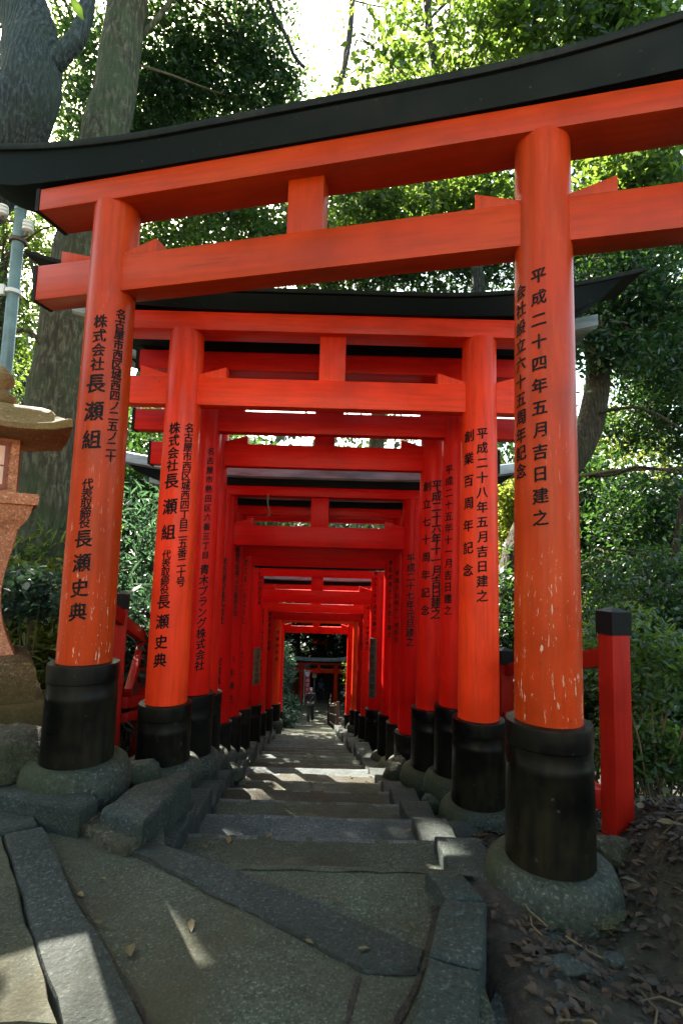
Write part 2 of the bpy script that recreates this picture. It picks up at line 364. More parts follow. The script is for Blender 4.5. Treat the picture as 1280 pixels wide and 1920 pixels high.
# ------------------------------------------------------------------ rough stone slabs
def slab(name, poly, ztop, thick, mat, label, cat, group=None, jit=.007, bev=.014, tilt=(0, 0), seg=.07):
    pts = []
    n = len(poly); ztop = ztop + (LZ if name != 'kerb_stone' or 'counted' not in label else 0)
    for i in range(n):
        a = Vector(poly[i][:2]); b = Vector(poly[(i + 1) % n][:2]); m = max(1, int((b - a).length / seg))
        nn = Vector((-(b - a).y, (b - a).x)).normalized()
        for k in range(m):
            p = a.lerp(b, k / m)
            if k: p = p + nn * random.uniform(-jit, jit)
            pts.append(p)
    c = sum((p for p in pts), Vector((0, 0))) / len(pts)
    def tz(p): return ztop + tilt[0] * (p.x - c.x) + tilt[1] * (p.y - c.y)
    bm = bmesh.new()
    rings = []
    for sc, dz in ((1, -thick), (1, -bev), (None, -bev * .35), (None, 0)):
        ring = []
        for p in pts:
            q = p
            if sc is None:
                d = c - p; ins = bev * (.45 if dz < 0 else 1.05); q = p + d.normalized() * ins
            ring.append(bm.verts.new((q.x, q.y, tz(q) + dz + random.uniform(-.002, .002))))
        rings.append(ring)
    m = len(pts)
    for r in range(3):
        for i in range(m): bm.faces.new((rings[r][i], rings[r][(i + 1) % m], rings[r + 1][(i + 1) % m], rings[r + 1][i]))
    bm.faces.new(rings[3])
    top = bm.faces[:] [-1:]
    bmesh.ops.triangulate(bm, faces=top)
    bmesh.ops.recalc_face_normals(bm, faces=bm.faces)
    off = Vector((c.x, c.y, ztop - thick))
    for v in bm.verts: v.co -= off
    me = bpy.data.meshes.new(name); bm.to_mesh(me); bm.free(); me.shade_smooth(); me.set_sharp_from_angle(angle=math.radians(35)); me.materials.append(mat)
    o = bpy.data.objects.new(name, me); o.location = off; COL.objects.link(o)
    if label: tag(o, label, cat, group)
    return o
def zpoly(pix, z): return [tuple(PZ(x, y, z + LZ))[:2] for x, y in pix]

slab("paving_stone", zpoly([(240, 1590), (278, 1572), (370, 1604), (535, 1662), (800, 1782), (788, 1822), (690, 1822), (560, 1752), (400, 1672)], .014), .014, .1, M_SLAB,
     "long dark stone strip laid diagonally across the landing at the stair head", "paving stone")
slab("paving_stone", zpoly([(8, 1562), (78, 1548), (272, 1925), (120, 1925), (20, 1600)], .05), .05, .2, M_SLAB,
     "long granite edging stone running diagonally out of the bottom left, partly sunlit", "kerb stone", seg=.1)
slab("paving_stone", zpoly([(-330, 1925), (-80, 1570), (4, 1566), (16, 1602), (112, 1925)], .045), .045, .2, M_PATH,
     "wide paving slab in the bottom left corner with dappled sunlight", "paving stone", seg=.1)
slab("paving_stone", zpoly([(-90, 1560), (-50, 1480), (42, 1487), (72, 1543), (4, 1558)], .055), .055, .2, M_SLAB,
     "small grey paving slab at the left edge below the lantern's rocks", "paving stone")
slab("kerb_stone", zpoly([(833, 1681), (912, 1690), (899, 1808), (804, 1783)], .09), .09, .3, M_KERB,
     "large grey granite kerb stone right of the landing, nearest the big front footing", "kerb stone", "kerb stones edging the steps", jit=.01)
slab("kerb_stone", zpoly([(803, 1790), (899, 1816), (890, 1990), (745, 1990)], .09), .09, .3, M_KERB,
     "large grey granite kerb stone cut by the bottom edge of the photo", "kerb stone", "kerb stones edging the steps", jit=.01)
slab("kerb_stone", zpoly([(796, 1636), (862, 1632), (908, 1684), (836, 1690)], .07), .07, .3, M_KERB,
     "short kerb stone tucked against the mossy rock left of the big right footing", "kerb stone", "kerb stones edging the steps", jit=.012)
slab("flat_stone", zpoly([(925, 1745), (1010, 1725), (1100, 1770), (1150, 1830), (1130, 1930), (918, 1930)], -.06), -.06, .2, M_SLAB,
     "flat dark stone slab set in the soil below the big right footing", "stone slab", jit=.02)
slab("rough_slab", zpoly([(-60, 1440), (60, 1465), (185, 1495), (150, 1520), (60, 1500), (-60, 1478)], .13), .13, .3, M_KERB,
     "rough grey slab sticking out in front of the left front footing", "stone slab", jit=.014, bev=.02)
slab("stone_block", zpoly([(190, 1515), (250, 1470), (360, 1440), (352, 1462), (268, 1545)], .12), .12, .34, M_KERB,
     "big squared stone block between the first two left footings above the steps", "stone block", jit=.012, bev=.02)
slab("rough_slab", zpoly([(135, 1535), (190, 1520), (262, 1552), (275, 1568), (236, 1586), (180, 1560)], .05), .05, .2, M_ROCK,
     "cracked low stone wedged below the squared block beside the landing", "stone slab", jit=.014)

# kerb stones beside the stairs
def kerb_row(side):
    y = 2.40 if side > 0 else 2.72; i = 0
    words = ["first", "second", "third", "fourth", "fifth", "sixth", "seventh", "eighth", "ninth", "tenth", "eleventh", "twelfth", "thirteenth", "fourteenth", "fifteenth", "sixteenth", "seventeenth", "eighteenth", "nineteenth", "twentieth"]
    while y < 15.6 and i < 20:
        ln = TREAD * (1 if i < 8 else 1.5) ; y2 = y + ln - .02
        e = pr if side > 0 else pl
        a = e(y) + side * (-.02 + random.uniform(-.015, .015)); b = e(y2) + side * (-.02 + random.uniform(-.015, .015)); w = (.22 if side > 0 else .30) + random.uniform(-.03, .05)
        zt = step_z(y + .30) + (.10 if side > 0 else .085) + random.uniform(-.015, .015)
        poly = [(a, y), (a + side * w, y + random.uniform(-.02, .02)), (b + side * w, y2), (b, y2)]
        slab("kerb_stone", poly, zt, .36, M_KERB if (i < 3 and side > 0) else M_SLAB,
             "%s kerb stone down the %s side of the steps, counted from the landing" % (words[i], "right" if side > 0 else "left"),
             "kerb stone", "kerb stones edging the steps", jit=.008, tilt=(0, -.06))
        y = y2 + .02; i += 1
kerb_row(1); kerb_row(-1)

def rock(name, c, r, label, mat=M_ROCK, seed=0, sub=4, amp=.35):
    bm = bmesh.new(); bmesh.ops.create_icosphere(bm, subdivisions=sub, radius=1)
    for v in bm.verts:
        n = v.co.normalized(); q = n * 1.3 + Vector((seed * 3.1, seed, 0))
        d = 1 + amp * mnoise.noise(q) + amp * .5 * abs(mnoise.noise(q * 2.3)) + amp * .22 * mnoise.noise(q * 6)
        v.co = Vector((n.x * r[0], n.y * r[1], n.z * r[2])) * d
    me = bpy.data.meshes.new(name); bm.to_mesh(me); bm.free(); me.shade_smooth(); me.set_sharp_from_angle(angle=math.radians(50)); me.materials.append(mat)
    o = bpy.data.objects.new(name, me); o.location = c; COL.objects.link(o); tag(o, label, "rock"); return o
rock("boulder", P(0, 1425, 3.2), (.34, .24, .15), "dark rough boulder under the stone lantern's base at the left edge", seed=1)
rock("boulder", P(-180, 1430, 3.0), (.3, .3, .16), "dark boulder left of the one under the lantern, mostly out of frame", seed=2)
rock("rock", P(885, 1665, 2.6), (.09, .13, .07), "mossy lump of rock left of the big right footing, sunlit on top", M_FOOT, seed=3)
rock("rock", P(985, 1722, 2.32), (.17, .07, .03), "jagged broken stone edge under the front of the big right footing", seed=4, amp=.6)
rock("rock", P(1115, 1705, 2.35), (.10, .10, .03), "flat jagged stone under the right side of the big right footing", seed=5, amp=.6)
rock("rock", P(1140, 1600, 2.75), (.10, .08, .08), "dark angular rock behind the big right footing beside the red post", seed=6)
rock("rock", P(1050, 1812, 1.98), (.09, .045, .022), "pale rounded stone half buried in the soil beside the flat slab", M_SLAB, seed=7)
rock("rock", P(1150, 1800, 1.95), (.03, .03, .02), "small round grey pebble in the soil at lower right", M_SLAB, seed=8)
rock("rock", P(262, 1452, 3.5), (.13, .12, .08), "mossy rock between the first and second left footings", M_FOOT, seed=9)
rock("rock", P(428, 1452, 5.2), (.13, .12, .10), "mossy rock below the fifth gate's left footing", M_FOOT, seed=10)
rock("rock", P(815, 1505, 4.5), (.10, .12, .08), "grey rock beside the second gate's right footing", M_FOOT, seed=11)
rock("rock", P(745, 1450, 5.7), (.14, .16, .14), "brown upright rock beside the fifth gate's right footing", M_ROCK, seed=12)
rock("rock", P(862, 1560, 3.6), (.12, .10, .04), "flat grey rock in front of the second gate's right footing", M_SLAB, seed=13)

# ------------------------------------------------------------------ lettering
_glyph = {}
def glyph(ch, bold):
    k = (ch, bold)
    if k in _glyph: return _glyph[k]
    cu = bpy.data.curves.new("g", 'FONT'); cu.body = ch; cu.size = 1; cu.resolution_u = 3; cu.offset = bold; cu.fill_mode = 'FRONT'
    ob = bpy.data.objects.new("g", cu); COL.objects.link(ob)
    dg = bpy.context.evaluated_depsgraph_get(); me = bpy.data.meshes.new_from_object(ob.evaluated_get(dg))
    bm = bmesh.new(); bm.from_mesh(me)
    if len(bm.verts):
        xsv = [v.co.x for v in bm.verts]; ysv = [v.co.y for v in bm.verts]
        cx = (min(xsv) + max(xsv)) / 2; cy = .38
        for v in bm.verts: v.co.x -= cx; v.co.y -= cy
        for xp in (-.36, -.24, -.12, 0, .12, .24, .36):
            bmesh.ops.bisect_plane(bm, geom=bm.verts[:] + bm.edges[:] + bm.faces[:], plane_co=(xp, 0, 0), plane_no=(1, 0, 0))
        for v in bm.verts:   # brush-like slant and swell
            x, y = v.co.x, v.co.y
            v.co.x = x * .96 + .018 * mnoise.noise(Vector((x * 5, y * 5, ord(ch) % 97)))
            v.co.y = y + .13 * x + .018 * mnoise.noise(Vector((x * 5, y * 5, 7 + ord(ch) % 89)))
    bm.verts.index_update()
    r = ([tuple(v.co) for v in bm.verts], [tuple(v.index for v in f.verts) for f in bm.faces])
    bm.free(); bpy.data.meshes.remove(me); bpy.data.objects.remove(ob); bpy.data.curves.remove(cu)
    _glyph[k] = r; return r

# ------------------------------------------------------------------ torii gates
def make_gate(g):
    BL, BR = P(*g['l'], g['YL']), P(*g['r'], g['YR'])
    ax = Vector((BR.x - BL.x, BR.y - BL.y)); s = ax.length / 2; th = math.atan2(ax.y, ax.x)
    c = Vector(((BL.x + BR.x) / 2, (BL.y + BR.y) / 2, min(BL.z, BR.z)))
    root = empty("torii_gate", c, th); tag(root, g['label'], "torii gate", "torii gates over the steps" if not g.get('far') else None)
    vm = VERM[g.get('mat', 2)]; vb = VERMB[g.get('mat', 2)]; Ym = (g['YL'] + g['YR']) / 2
    zof = lambda px, py, d=0: P(px, py, Ym - d).z - c.z; sw = g.get('sw', .105); nt_ = g.get('nt', .06)
    pxm = g.get('pxm', 600)
    if 'nuki' in g: nb, ntp = zof(pxm, g['nuki'][1], nt_), zof(pxm, g['nuki'][0], nt_)
    else: nb, ntp = g['nz']
    sb = zof(pxm, g['shim'][1], sw) if 'shim' in g else ntp + .42 * g.get('k', 1)
    st = zof(pxm, g['shim'][0], sw) if 'shim' in g else sb + .17
    R0, R1 = g.get('R', (.145, .132))
    rs = g.get('RS', R0 * 1.28)
    over = g.get('over', .55); kover = g.get('kover', 1.0); kt = g.get('kt', .26); up = g.get('up', .2)
    inv = Matrix.Rotation(-th, 2)
    for side, B, gz in ((-1, BL, 'zl'), (1, BR, 'zr')):
        zb = B.z - c.z; px = g['l' if side < 0 else 'r'][0]
        zs = P(g['sl' if side < 0 else 'sr'][0], g['sl' if side < 0 else 'sr'][1], g['YL' if side < 0 else 'YR']).z - c.z
        pil = MB().lathe((side * s, 0, 0), [(R0, zb + .02), (R0, zs), (R0 * .985, zs + .6), (R1, sb + .01)], 40).build("pillar", vm, root)
        slv = [(rs, zb), (rs * 1.0, zb + .03), (rs * .985, zs - .20), (rs * .99, zs - .195), (rs * .99, zs - .165), (rs * .975, zs - .16), (rs * .975, zs - .10), (rs * 1.0, zs - .095), (rs * 1.0, zs - .012), (rs * .985, zs), (R0 * .98, zs + .004)]
        MB().lathe((side * s, 0, 0), slv, 40).build("sleeve", M_SLEEVE if g.get('near') else M_SLEEVE2, pil, smooth=30)
        fh = g.get('fh', .16); fr = g.get('fr', rs * 1.45)
        MB().lathe((side * s, 0, 0), [(fr * .85, zb - fh - .25), (fr * .95, zb - fh), (fr * 1.01, zb - fh * .75), (fr * 1.03, zb - fh * .5), (fr * 1.0, zb - fh * .25), (fr * .94, zb - fh * .06), (fr * .86, zb + .008), (fr * .76, zb + .016), (rs * .98, zb + .012)], 40, wob=.06).build("footing", M_FOOT, root, smooth=70)
        # lettering
        cols = g.get('tl' if side < 0 else 'tr')
        if cols:
            tow = inv @ Vector((-B.x, -B.y)).normalized(); right = Vector((-tow.y, tow.x))
            Yp = g['YL' if side < 0 else 'YR']
            for u, parts in cols:
                a0 = math.asin(max(-.97, min(.97, u)))
                for txt, y0, y1, size in parts:
                    m2 = MB()
                    for i, chx in enumerate(txt):
                        yy = y0 + (y1 - y0) * (i / (len(txt) - 1) if len(txt) > 1 else 0)
                        z = P(px, yy, Yp - R0 * .8).z - c.z; sz = size * Yp / 1000 * 1.12
                        f = min(1, max(0, (z - zs) / max(.1, sb - zs))); r = R0 * .992 + (R1 - R0) * f + .0035
                        vs_, fs_ = glyph(chx, 0)
                        for kx, ky, kr in ((-.03, 0, 0), (.03, .008, .0004), (0, .034, .0008), (0, -.012, .0012)):
                            pts = []
                            for x, y, _ in vs_:
                                a = a0 + (x + kx) * sz / r
                                d = right * math.sin(a) + tow * math.cos(a)
                                pts.append((side * s + d.x * (r + kr), d.y * (r + kr), z + (y + ky) * sz))
                            m2.add(pts, fs_)
                    m2.build("inscription", M_INK, pil, smooth=0)
        if g.get('board' + ('l' if side < 0 else 'r')):
            y0, y1, wpx, mcol, txt = g['board' + ('l' if side < 0 else 'r')]
            Yp = g['YL' if side < 0 else 'YR']; tow = inv @ Vector((-B.x, -B.y)).normalized(); right = Vector((-tow.y, tow.x))
            if side < 0: tow = (tow + right * .55).normalized()
            else: tow = (tow - right * .55).normalized()
            right = Vector((-tow.y, tow.x))
            z0, z1 = P(px, y1, Yp).z - c.z, P(px, y0, Yp).z - c.z; r = R0 + .006
            m3 = MB(); half = wpx * Yp / 2000 / r
            ring = []
            for zz in (z0, z1):
                for rr in (r, r + .012):
                    for k in range(7):
                        a = -half + 2 * half * k / 6; d = right * math.sin(a) + tow * math.cos(a); ring.append((side * s + d.x * rr, d.y * rr, zz))
            fs_ = []
            for k in range(6):
                fs_ += [(k, k + 1, 15 + k - 0, 14 + k), (7 + k, 8 + k, 22 + k, 21 + k), (14 + k, 15 + k, 22 + k, 21 + k), (k, k + 1, 8 + k, 7 + k)]
            fs_ += [(0, 7, 21, 14), (6, 13, 27, 20)]
            m3.add(ring, fs_); bo = m3.build("notice_board", mcol, pil, smooth=30)
            m4 = MB(); n = len(txt)
            for i, chx in enumerate(txt):
                vs_, fs_ = glyph(chx, 0); sz = (z1 - z0) / n * .8; z = z1 - (i + .5) * (z1 - z0) / n; pts = []
                for x, y, _ in vs_:
                    a = x * sz / r; d = right * math.sin(a) + tow * math.cos(a); rr = r + .0145
                    pts.append((side * s + d.x * rr, d.y * rr, z + y * sz))
                m4.add(pts, fs_)
            m4.build("inscription", M_INK, pil, smooth=0)
    # nuki tie beam
    nt_ = g.get('nt', .06)
    oR = g.get('overR', over); NL = s + (over + oR) / 2; bx = (oR - over) / 2
    tb = MB().box((bx, 0, (nb + ntp) / 2), (NL, nt_, (ntp - nb) / 2)).build("tie_beam", vb, root, smooth=30, bevel=.006)
    for sx in (-1, 1): MB().box((bx + sx * (NL + .012), 0, (nb + ntp) / 2), (.0125, nt_ + .003, (ntp - nb) / 2 + .003)).build("beam_end", M_KEND, tb, smooth=0)
    # shimagi lintel
    sw = g.get('sw', .105); SLn = NL - .02
    lt = MB().box((bx, 0, (sb + st) / 2), (SLn, sw, (st - sb) / 2)).build("lintel", vb, root, smooth=30, bevel=.006)
    for sx in (-1, 1): MB().box((bx + sx * (SLn + .014), 0, (sb + st) / 2), (.0135, sw + .003, (st - sb) / 2 + .003)).build("beam_end", M_KEND, lt, smooth=0)
    # strut and wedges
    gw = g.get('gw', .10)
    MB().box((g.get('gx', 0), 0, (ntp + sb) / 2), (gw, .05, (sb - ntp) / 2 + .004)).build("strut", vm, root, smooth=30, bevel=.005)
    for side in (-1, 1):
        for d in (-1, 1):
            x0 = side * s + d * R1 * .8; x1 = side * s + d * (R1 + .20)
            MB().add([(x0, -nt_ * .9, ntp - .002), (x1, -nt_ * .9, ntp - .002), (x1, nt_ * .9, ntp - .002), (x0, nt_ * .9, ntp - .002),
                      (x0, -nt_ * .9, ntp + .018), (x1, -nt_ * .9, ntp + .085), (x1, nt_ * .9, ntp + .085), (x0, nt_ * .9, ntp + .018)],
                     [(3, 2, 1, 0), (4, 5, 6, 7), (0, 1, 5, 4), (1, 2, 6, 5), (2, 3, 7, 6), (3, 0, 4, 7)]).build("wedge", vm, root, smooth=30, bevel=.004)
    # kasagi, curved black top lintel
    KL = s + kover; rings = []; cap = []
    kw = g.get('kw', .17)
    for i in range(33):
        t = -1 + 2 * i / 32; q = max(0, (abs(t) - .30) / .70); u = up * q ** 2.0
        ring = []
        for y, zf in ((-kw * .72, 0), (-kw, .74), (-kw * 1.04, .76), (0, .80), (kw * 1.04, .76), (kw, .74), (kw * .72, 0)):
            xx = t * (KL - .22 * (1 - zf) * (abs(t) ** 8)); ring.append((xx, y, st + .002 + u * (1 if zf > .3 else .35 + .55 * sstep(.74, .95, abs(t))) + zf * kt))
        rings.append(ring)
        ring = []
        for y, zf in (((-kw * 1.02, .30), (-kw * 1.16, .40), (-kw * 1.12, .90), (0, 1.10), (kw * 1.12, .90), (kw * 1.16, .40), (kw * 1.02, .30), (0, .45)) if g.get('sheet') else ((-kw * 1.10, .70), (-kw * 1.14, .78), (-kw * 1.14, .90), (0, 1.06), (kw * 1.14, .90), (kw * 1.14, .78), (kw * 1.10, .70), (0, .78))):
            ring.append((t * (KL + .05), y, st + .002 + u + zf * kt + .012))
        cap.append(ring)
    k_ = MB().loft(rings).build("top_lintel", M_KASAGI, root, smooth=35)
    MB().loft(cap).build("roof_cap", M_PALE if g.get('pale') else M_SHEET if g.get('sheet') else M_CAP, k_, smooth=35)
    return root

G = []
G.append(dict(label="frontmost and largest torii gate, its black lintel crossing the whole top of the photo", near=1, mat=0,
    l=(145, 1425), YL=3.15, r=(1030, 1612), YR=2.54, sl=(150, 1240), sr=(1030, 1350), pxm=600, shim=(270, 315), nuki=(434, 507),
    R=(.150, .134), RS=.192, fh=.20, fr=.29, over=.50, overR=.80, kover=1.30, kt=.165, up=.25, kw=.20, sw=.125, nt=.075, gw=.105,
    tl=[(.40, [("名古屋市西区城西四ノ二五ノ二十", 583, 853, 19)]), (-.36, [("株式会社", 604, 684, 24), ("長", 720, 720, 34), ("瀬", 772, 772, 34), ("組", 825, 825, 33)]),
        (-.36, [("代表取締役", 908, 980, 19), ("長", 1010, 1010, 30), ("瀬", 1055, 1055, 30), ("史", 1102, 1102, 30), ("典", 1146, 1146, 30)])],
    tr=[(-.16, [("平成二十四年五月吉日建之", 517, 972, 27)]), (-.76, [("会社設立六十五周年記念", 535, 880, 27)])]))
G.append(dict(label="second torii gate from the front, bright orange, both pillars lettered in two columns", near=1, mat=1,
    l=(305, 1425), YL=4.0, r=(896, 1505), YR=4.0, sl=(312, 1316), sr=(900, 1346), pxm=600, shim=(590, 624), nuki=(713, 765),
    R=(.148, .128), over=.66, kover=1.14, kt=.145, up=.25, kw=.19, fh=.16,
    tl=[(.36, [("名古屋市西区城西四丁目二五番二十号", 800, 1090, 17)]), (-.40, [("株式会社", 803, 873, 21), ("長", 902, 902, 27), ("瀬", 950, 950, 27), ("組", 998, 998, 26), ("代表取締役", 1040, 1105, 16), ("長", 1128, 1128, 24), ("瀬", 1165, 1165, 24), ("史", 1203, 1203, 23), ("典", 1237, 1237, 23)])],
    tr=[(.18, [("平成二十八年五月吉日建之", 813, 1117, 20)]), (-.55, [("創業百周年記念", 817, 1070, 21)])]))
G.append(dict(label="third torii gate, close behind the second, its lettered pillars half hidden by it", mat=2,
    l=(356, 1412), YL=4.6, r=(852, 1450), YR=4.6, sl=(358, 1298), sr=(850, 1322), shim=(664, 698), nuki=(775, 814), sheet=1,
    R=(.135, .122), over=.62, kover=1.12, kt=.2, up=.2,
    tl=[(.30, [("名古屋市熱田区六番三丁目", 845, 1040, 13), ("青木プラング株式会社", 1067, 1247, 17)])], tr=[(-.5, [("平成二十五年十一月吉日建之", 880, 1145, 16)])]))
G.append(dict(label="fourth torii gate, right pillar lettered in two columns for a seventieth anniversary", mat=2,
    l=(372, 1408), YL=5.15, r=(808, 1438), YR=5.15, sl=(374, 1297), sr=(808, 1326), nuki=(836, 878), R=(.150, .132), over=.60, kover=1.0, kt=.2, up=.18, sheet=1,
    tr=[(.20, [("平成二十六年十一月吉日建之", 910, 1150, 19)]), (-.5, [("創立七十周年記念", 912, 1145, 17)])]))
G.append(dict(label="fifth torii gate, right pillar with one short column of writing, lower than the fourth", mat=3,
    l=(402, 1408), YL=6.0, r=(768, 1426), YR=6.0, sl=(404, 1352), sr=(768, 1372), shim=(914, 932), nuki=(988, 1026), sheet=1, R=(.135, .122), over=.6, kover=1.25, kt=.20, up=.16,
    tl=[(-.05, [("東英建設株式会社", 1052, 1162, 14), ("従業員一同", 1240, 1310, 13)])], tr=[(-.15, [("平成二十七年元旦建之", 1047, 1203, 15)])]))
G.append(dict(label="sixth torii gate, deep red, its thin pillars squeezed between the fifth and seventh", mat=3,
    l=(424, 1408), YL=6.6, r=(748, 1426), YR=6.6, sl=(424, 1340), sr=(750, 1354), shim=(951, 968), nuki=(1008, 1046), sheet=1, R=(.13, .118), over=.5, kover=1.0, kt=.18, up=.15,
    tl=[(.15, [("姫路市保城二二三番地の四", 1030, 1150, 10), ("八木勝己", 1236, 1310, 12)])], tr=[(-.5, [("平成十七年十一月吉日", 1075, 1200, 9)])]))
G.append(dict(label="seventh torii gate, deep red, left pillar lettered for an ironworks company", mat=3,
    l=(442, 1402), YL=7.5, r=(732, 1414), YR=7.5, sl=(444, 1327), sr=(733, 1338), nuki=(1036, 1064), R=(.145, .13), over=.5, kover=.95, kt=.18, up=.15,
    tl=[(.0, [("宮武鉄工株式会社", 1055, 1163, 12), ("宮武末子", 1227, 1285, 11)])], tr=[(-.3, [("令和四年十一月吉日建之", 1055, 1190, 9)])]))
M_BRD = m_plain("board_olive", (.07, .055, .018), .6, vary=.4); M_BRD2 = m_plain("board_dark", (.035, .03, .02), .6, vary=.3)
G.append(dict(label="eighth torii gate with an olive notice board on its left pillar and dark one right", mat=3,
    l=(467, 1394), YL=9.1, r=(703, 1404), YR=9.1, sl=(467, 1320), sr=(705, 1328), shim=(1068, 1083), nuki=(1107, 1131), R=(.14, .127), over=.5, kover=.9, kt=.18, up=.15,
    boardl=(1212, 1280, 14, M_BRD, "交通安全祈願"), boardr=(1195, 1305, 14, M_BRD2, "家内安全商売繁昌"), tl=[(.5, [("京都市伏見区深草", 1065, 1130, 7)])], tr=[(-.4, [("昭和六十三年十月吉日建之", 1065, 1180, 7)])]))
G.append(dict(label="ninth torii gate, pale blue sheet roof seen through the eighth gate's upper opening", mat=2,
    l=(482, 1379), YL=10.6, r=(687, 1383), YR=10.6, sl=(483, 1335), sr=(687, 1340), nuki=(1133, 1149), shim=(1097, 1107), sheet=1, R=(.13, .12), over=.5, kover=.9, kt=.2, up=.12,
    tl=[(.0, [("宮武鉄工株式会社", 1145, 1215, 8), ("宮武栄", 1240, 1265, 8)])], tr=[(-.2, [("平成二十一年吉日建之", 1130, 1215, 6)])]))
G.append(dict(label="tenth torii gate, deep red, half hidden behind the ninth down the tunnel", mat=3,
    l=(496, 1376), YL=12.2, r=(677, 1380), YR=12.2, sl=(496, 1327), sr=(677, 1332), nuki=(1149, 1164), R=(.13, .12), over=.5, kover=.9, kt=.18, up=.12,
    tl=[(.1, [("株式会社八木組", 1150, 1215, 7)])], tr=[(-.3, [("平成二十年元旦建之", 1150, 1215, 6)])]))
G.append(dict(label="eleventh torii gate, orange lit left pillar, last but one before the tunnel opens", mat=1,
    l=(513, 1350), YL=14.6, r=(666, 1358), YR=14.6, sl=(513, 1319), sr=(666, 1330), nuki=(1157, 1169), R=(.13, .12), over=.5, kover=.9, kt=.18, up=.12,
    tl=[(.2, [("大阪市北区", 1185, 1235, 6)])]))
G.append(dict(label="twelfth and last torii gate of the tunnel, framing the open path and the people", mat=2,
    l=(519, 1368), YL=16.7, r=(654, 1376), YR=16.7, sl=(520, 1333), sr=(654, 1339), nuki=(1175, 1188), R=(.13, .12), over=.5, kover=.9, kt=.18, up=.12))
GATES = [make_gate(g) for g in G]
# far torii at the foot of the slope
make_gate(dict(far=1, label="distant orange torii with grey roof, standing alone past the end of the tunnel", mat=1,
    l=(563, 1317), YL=40, r=(628, 1321), YR=40, sl=(563, 1316), sr=(628, 1320), pxm=597, shim=(1242, 1246), nuki=(1254, 1262), sheet=1,
    pale=1, R=(.17, .15), RS=.18, over=.75, kover=1.4, kt=.28, up=.3, kw=.3, fh=.1))
#NEXT

# ------------------------------------------------------------------ foliage
def leaf_mesh(name, pts, size, mat, parent=None, aspect=.48, upb=.9, droop=.25, blade=False, curl=.06):
    n = len(pts); pts = np.asarray(pts, dtype=np.float64)
    nrm = RNG.normal(size=(n, 3)); nrm /= np.linalg.norm(nrm, axis=1, keepdims=True); nrm[:, 2] += upb
    nrm /= np.linalg.norm(nrm, axis=1, keepdims=True)
    t = RNG.normal(size=(n, 3)); t[:, 2] -= droop; t -= nrm * np.sum(t * nrm, axis=1, keepdims=True); t /= np.linalg.norm(t, axis=1, keepdims=True)
    w = np.cross(nrm, t)
    ln = (size * RNG.uniform(.5, 1.4, n))[:, None]; wd = ln * aspect * RNG.uniform(.75, 1.2, n)[:, None] * .5
    cu = ln * RNG.uniform(-1, 1, n)[:, None] * curl
    a = pts - t * ln * .5 + nrm * cu; b = pts + t * ln * .5 - nrm * ln * (.22 if blade else .08) + nrm * cu
    up = nrm * wd * RNG.uniform(.1, .55, n)[:, None]
    l1 = pts - t * ln * .20 + w * wd + up; l2 = pts + t * ln * .18 + w * wd * .80 + up * .7
    r1 = pts - t * ln * .20 - w * wd + up; r2 = pts + t * ln * .18 - w * wd * .80 + up * .7
    v = np.stack([a, r1, r2, b, l2, l1], axis=1).reshape(-1, 3)
    idx = (np.arange(n, dtype=np.int32)[:, None] * 6 + np.array([0, 1, 2, 3, 0, 3, 4, 5], dtype=np.int32)[None]).ravel()
    me = bpy.data.meshes.new(name); me.vertices.add(n * 6); me.vertices.foreach_set("co", v.ravel().astype(np.float32))
    me.loops.add(n * 8); me.loops.foreach_set("vertex_index", idx)
    me.polygons.add(n * 2); me.polygons.foreach_set("loop_start", np.arange(0, n * 8, 4, dtype=np.int32))
    me.update(calc_edges=True); me.materials.append(mat)
    o = bpy.data.objects.new(name, me); COL.objects.link(o)
    if parent: o.parent = parent
    return o
# gaps in the canopy that let single shafts of sun down to the ground
SPOTS = [(PZ(150, 1850, LZ), .36), (PZ(205, 1880, LZ), .2), (PZ(90, 1800, LZ), .2), (PZ(60, 1880, LZ), .12), (PZ(332, 1880, LZ), .05), (P(705, 1630, 2.45), .07), (P(790, 1600, 2.75), .14), (P(835, 1640, 2.5), .10), (P(800, 1725, 2.15), .09), (P(890, 1640, 2.5), .09),
         (P(288, 1472, 3.3), .045), (P(25, 1462, 2.9), .12), (P(1040, 1290, 2.4), .0), (P(515, 1430, 8), .10), (P(560, 1415, 9), .08), (P(640, 1405, 11), .10), (P(845, 1590, 3.2), .08), (P(590, 1375, 19), .30), (P(600, 1352, 27), .3), (P(598, 1335, 33), .4), (P(640, 1370, 19), .25)]
def sun_cull(w):
    sv = np.array(SUNV); keep = np.ones(len(w), bool)
    for c, rad in SPOTS:
        d = w - np.array(c); along = d @ sv; perp = np.linalg.norm(d - along[:, None] * sv, axis=1)
        keep &= ~((along > 0) & (perp < rad + .05))
    return keep
DENS = .64
def blob_pts(blobs, sig=.22, per=45, shell=.5):
    out = []
    for (px, py, Y), (rx, rz), ry, n in blobs:
        c = np.array(P(px, py, Y)); k = max(1, int(n * DENS / per))
        d = RNG.normal(size=(k, 3)); d /= np.linalg.norm(d, axis=1, keepdims=True)
        cc = d * (RNG.uniform(0, 1, (k, 1)) ** shell) * np.array([rx * Y / 1000, ry, rz * Y / 1000]) + c
        m = per; off = RNG.normal(size=(k, m, 3)) * sig * np.array([1, 1, .55]) * RNG.uniform(.5, 1.3, (k, 1, 1))
        out.append((cc[:, None, :] + off).reshape(-1, 3))
    return np.concatenate(out)
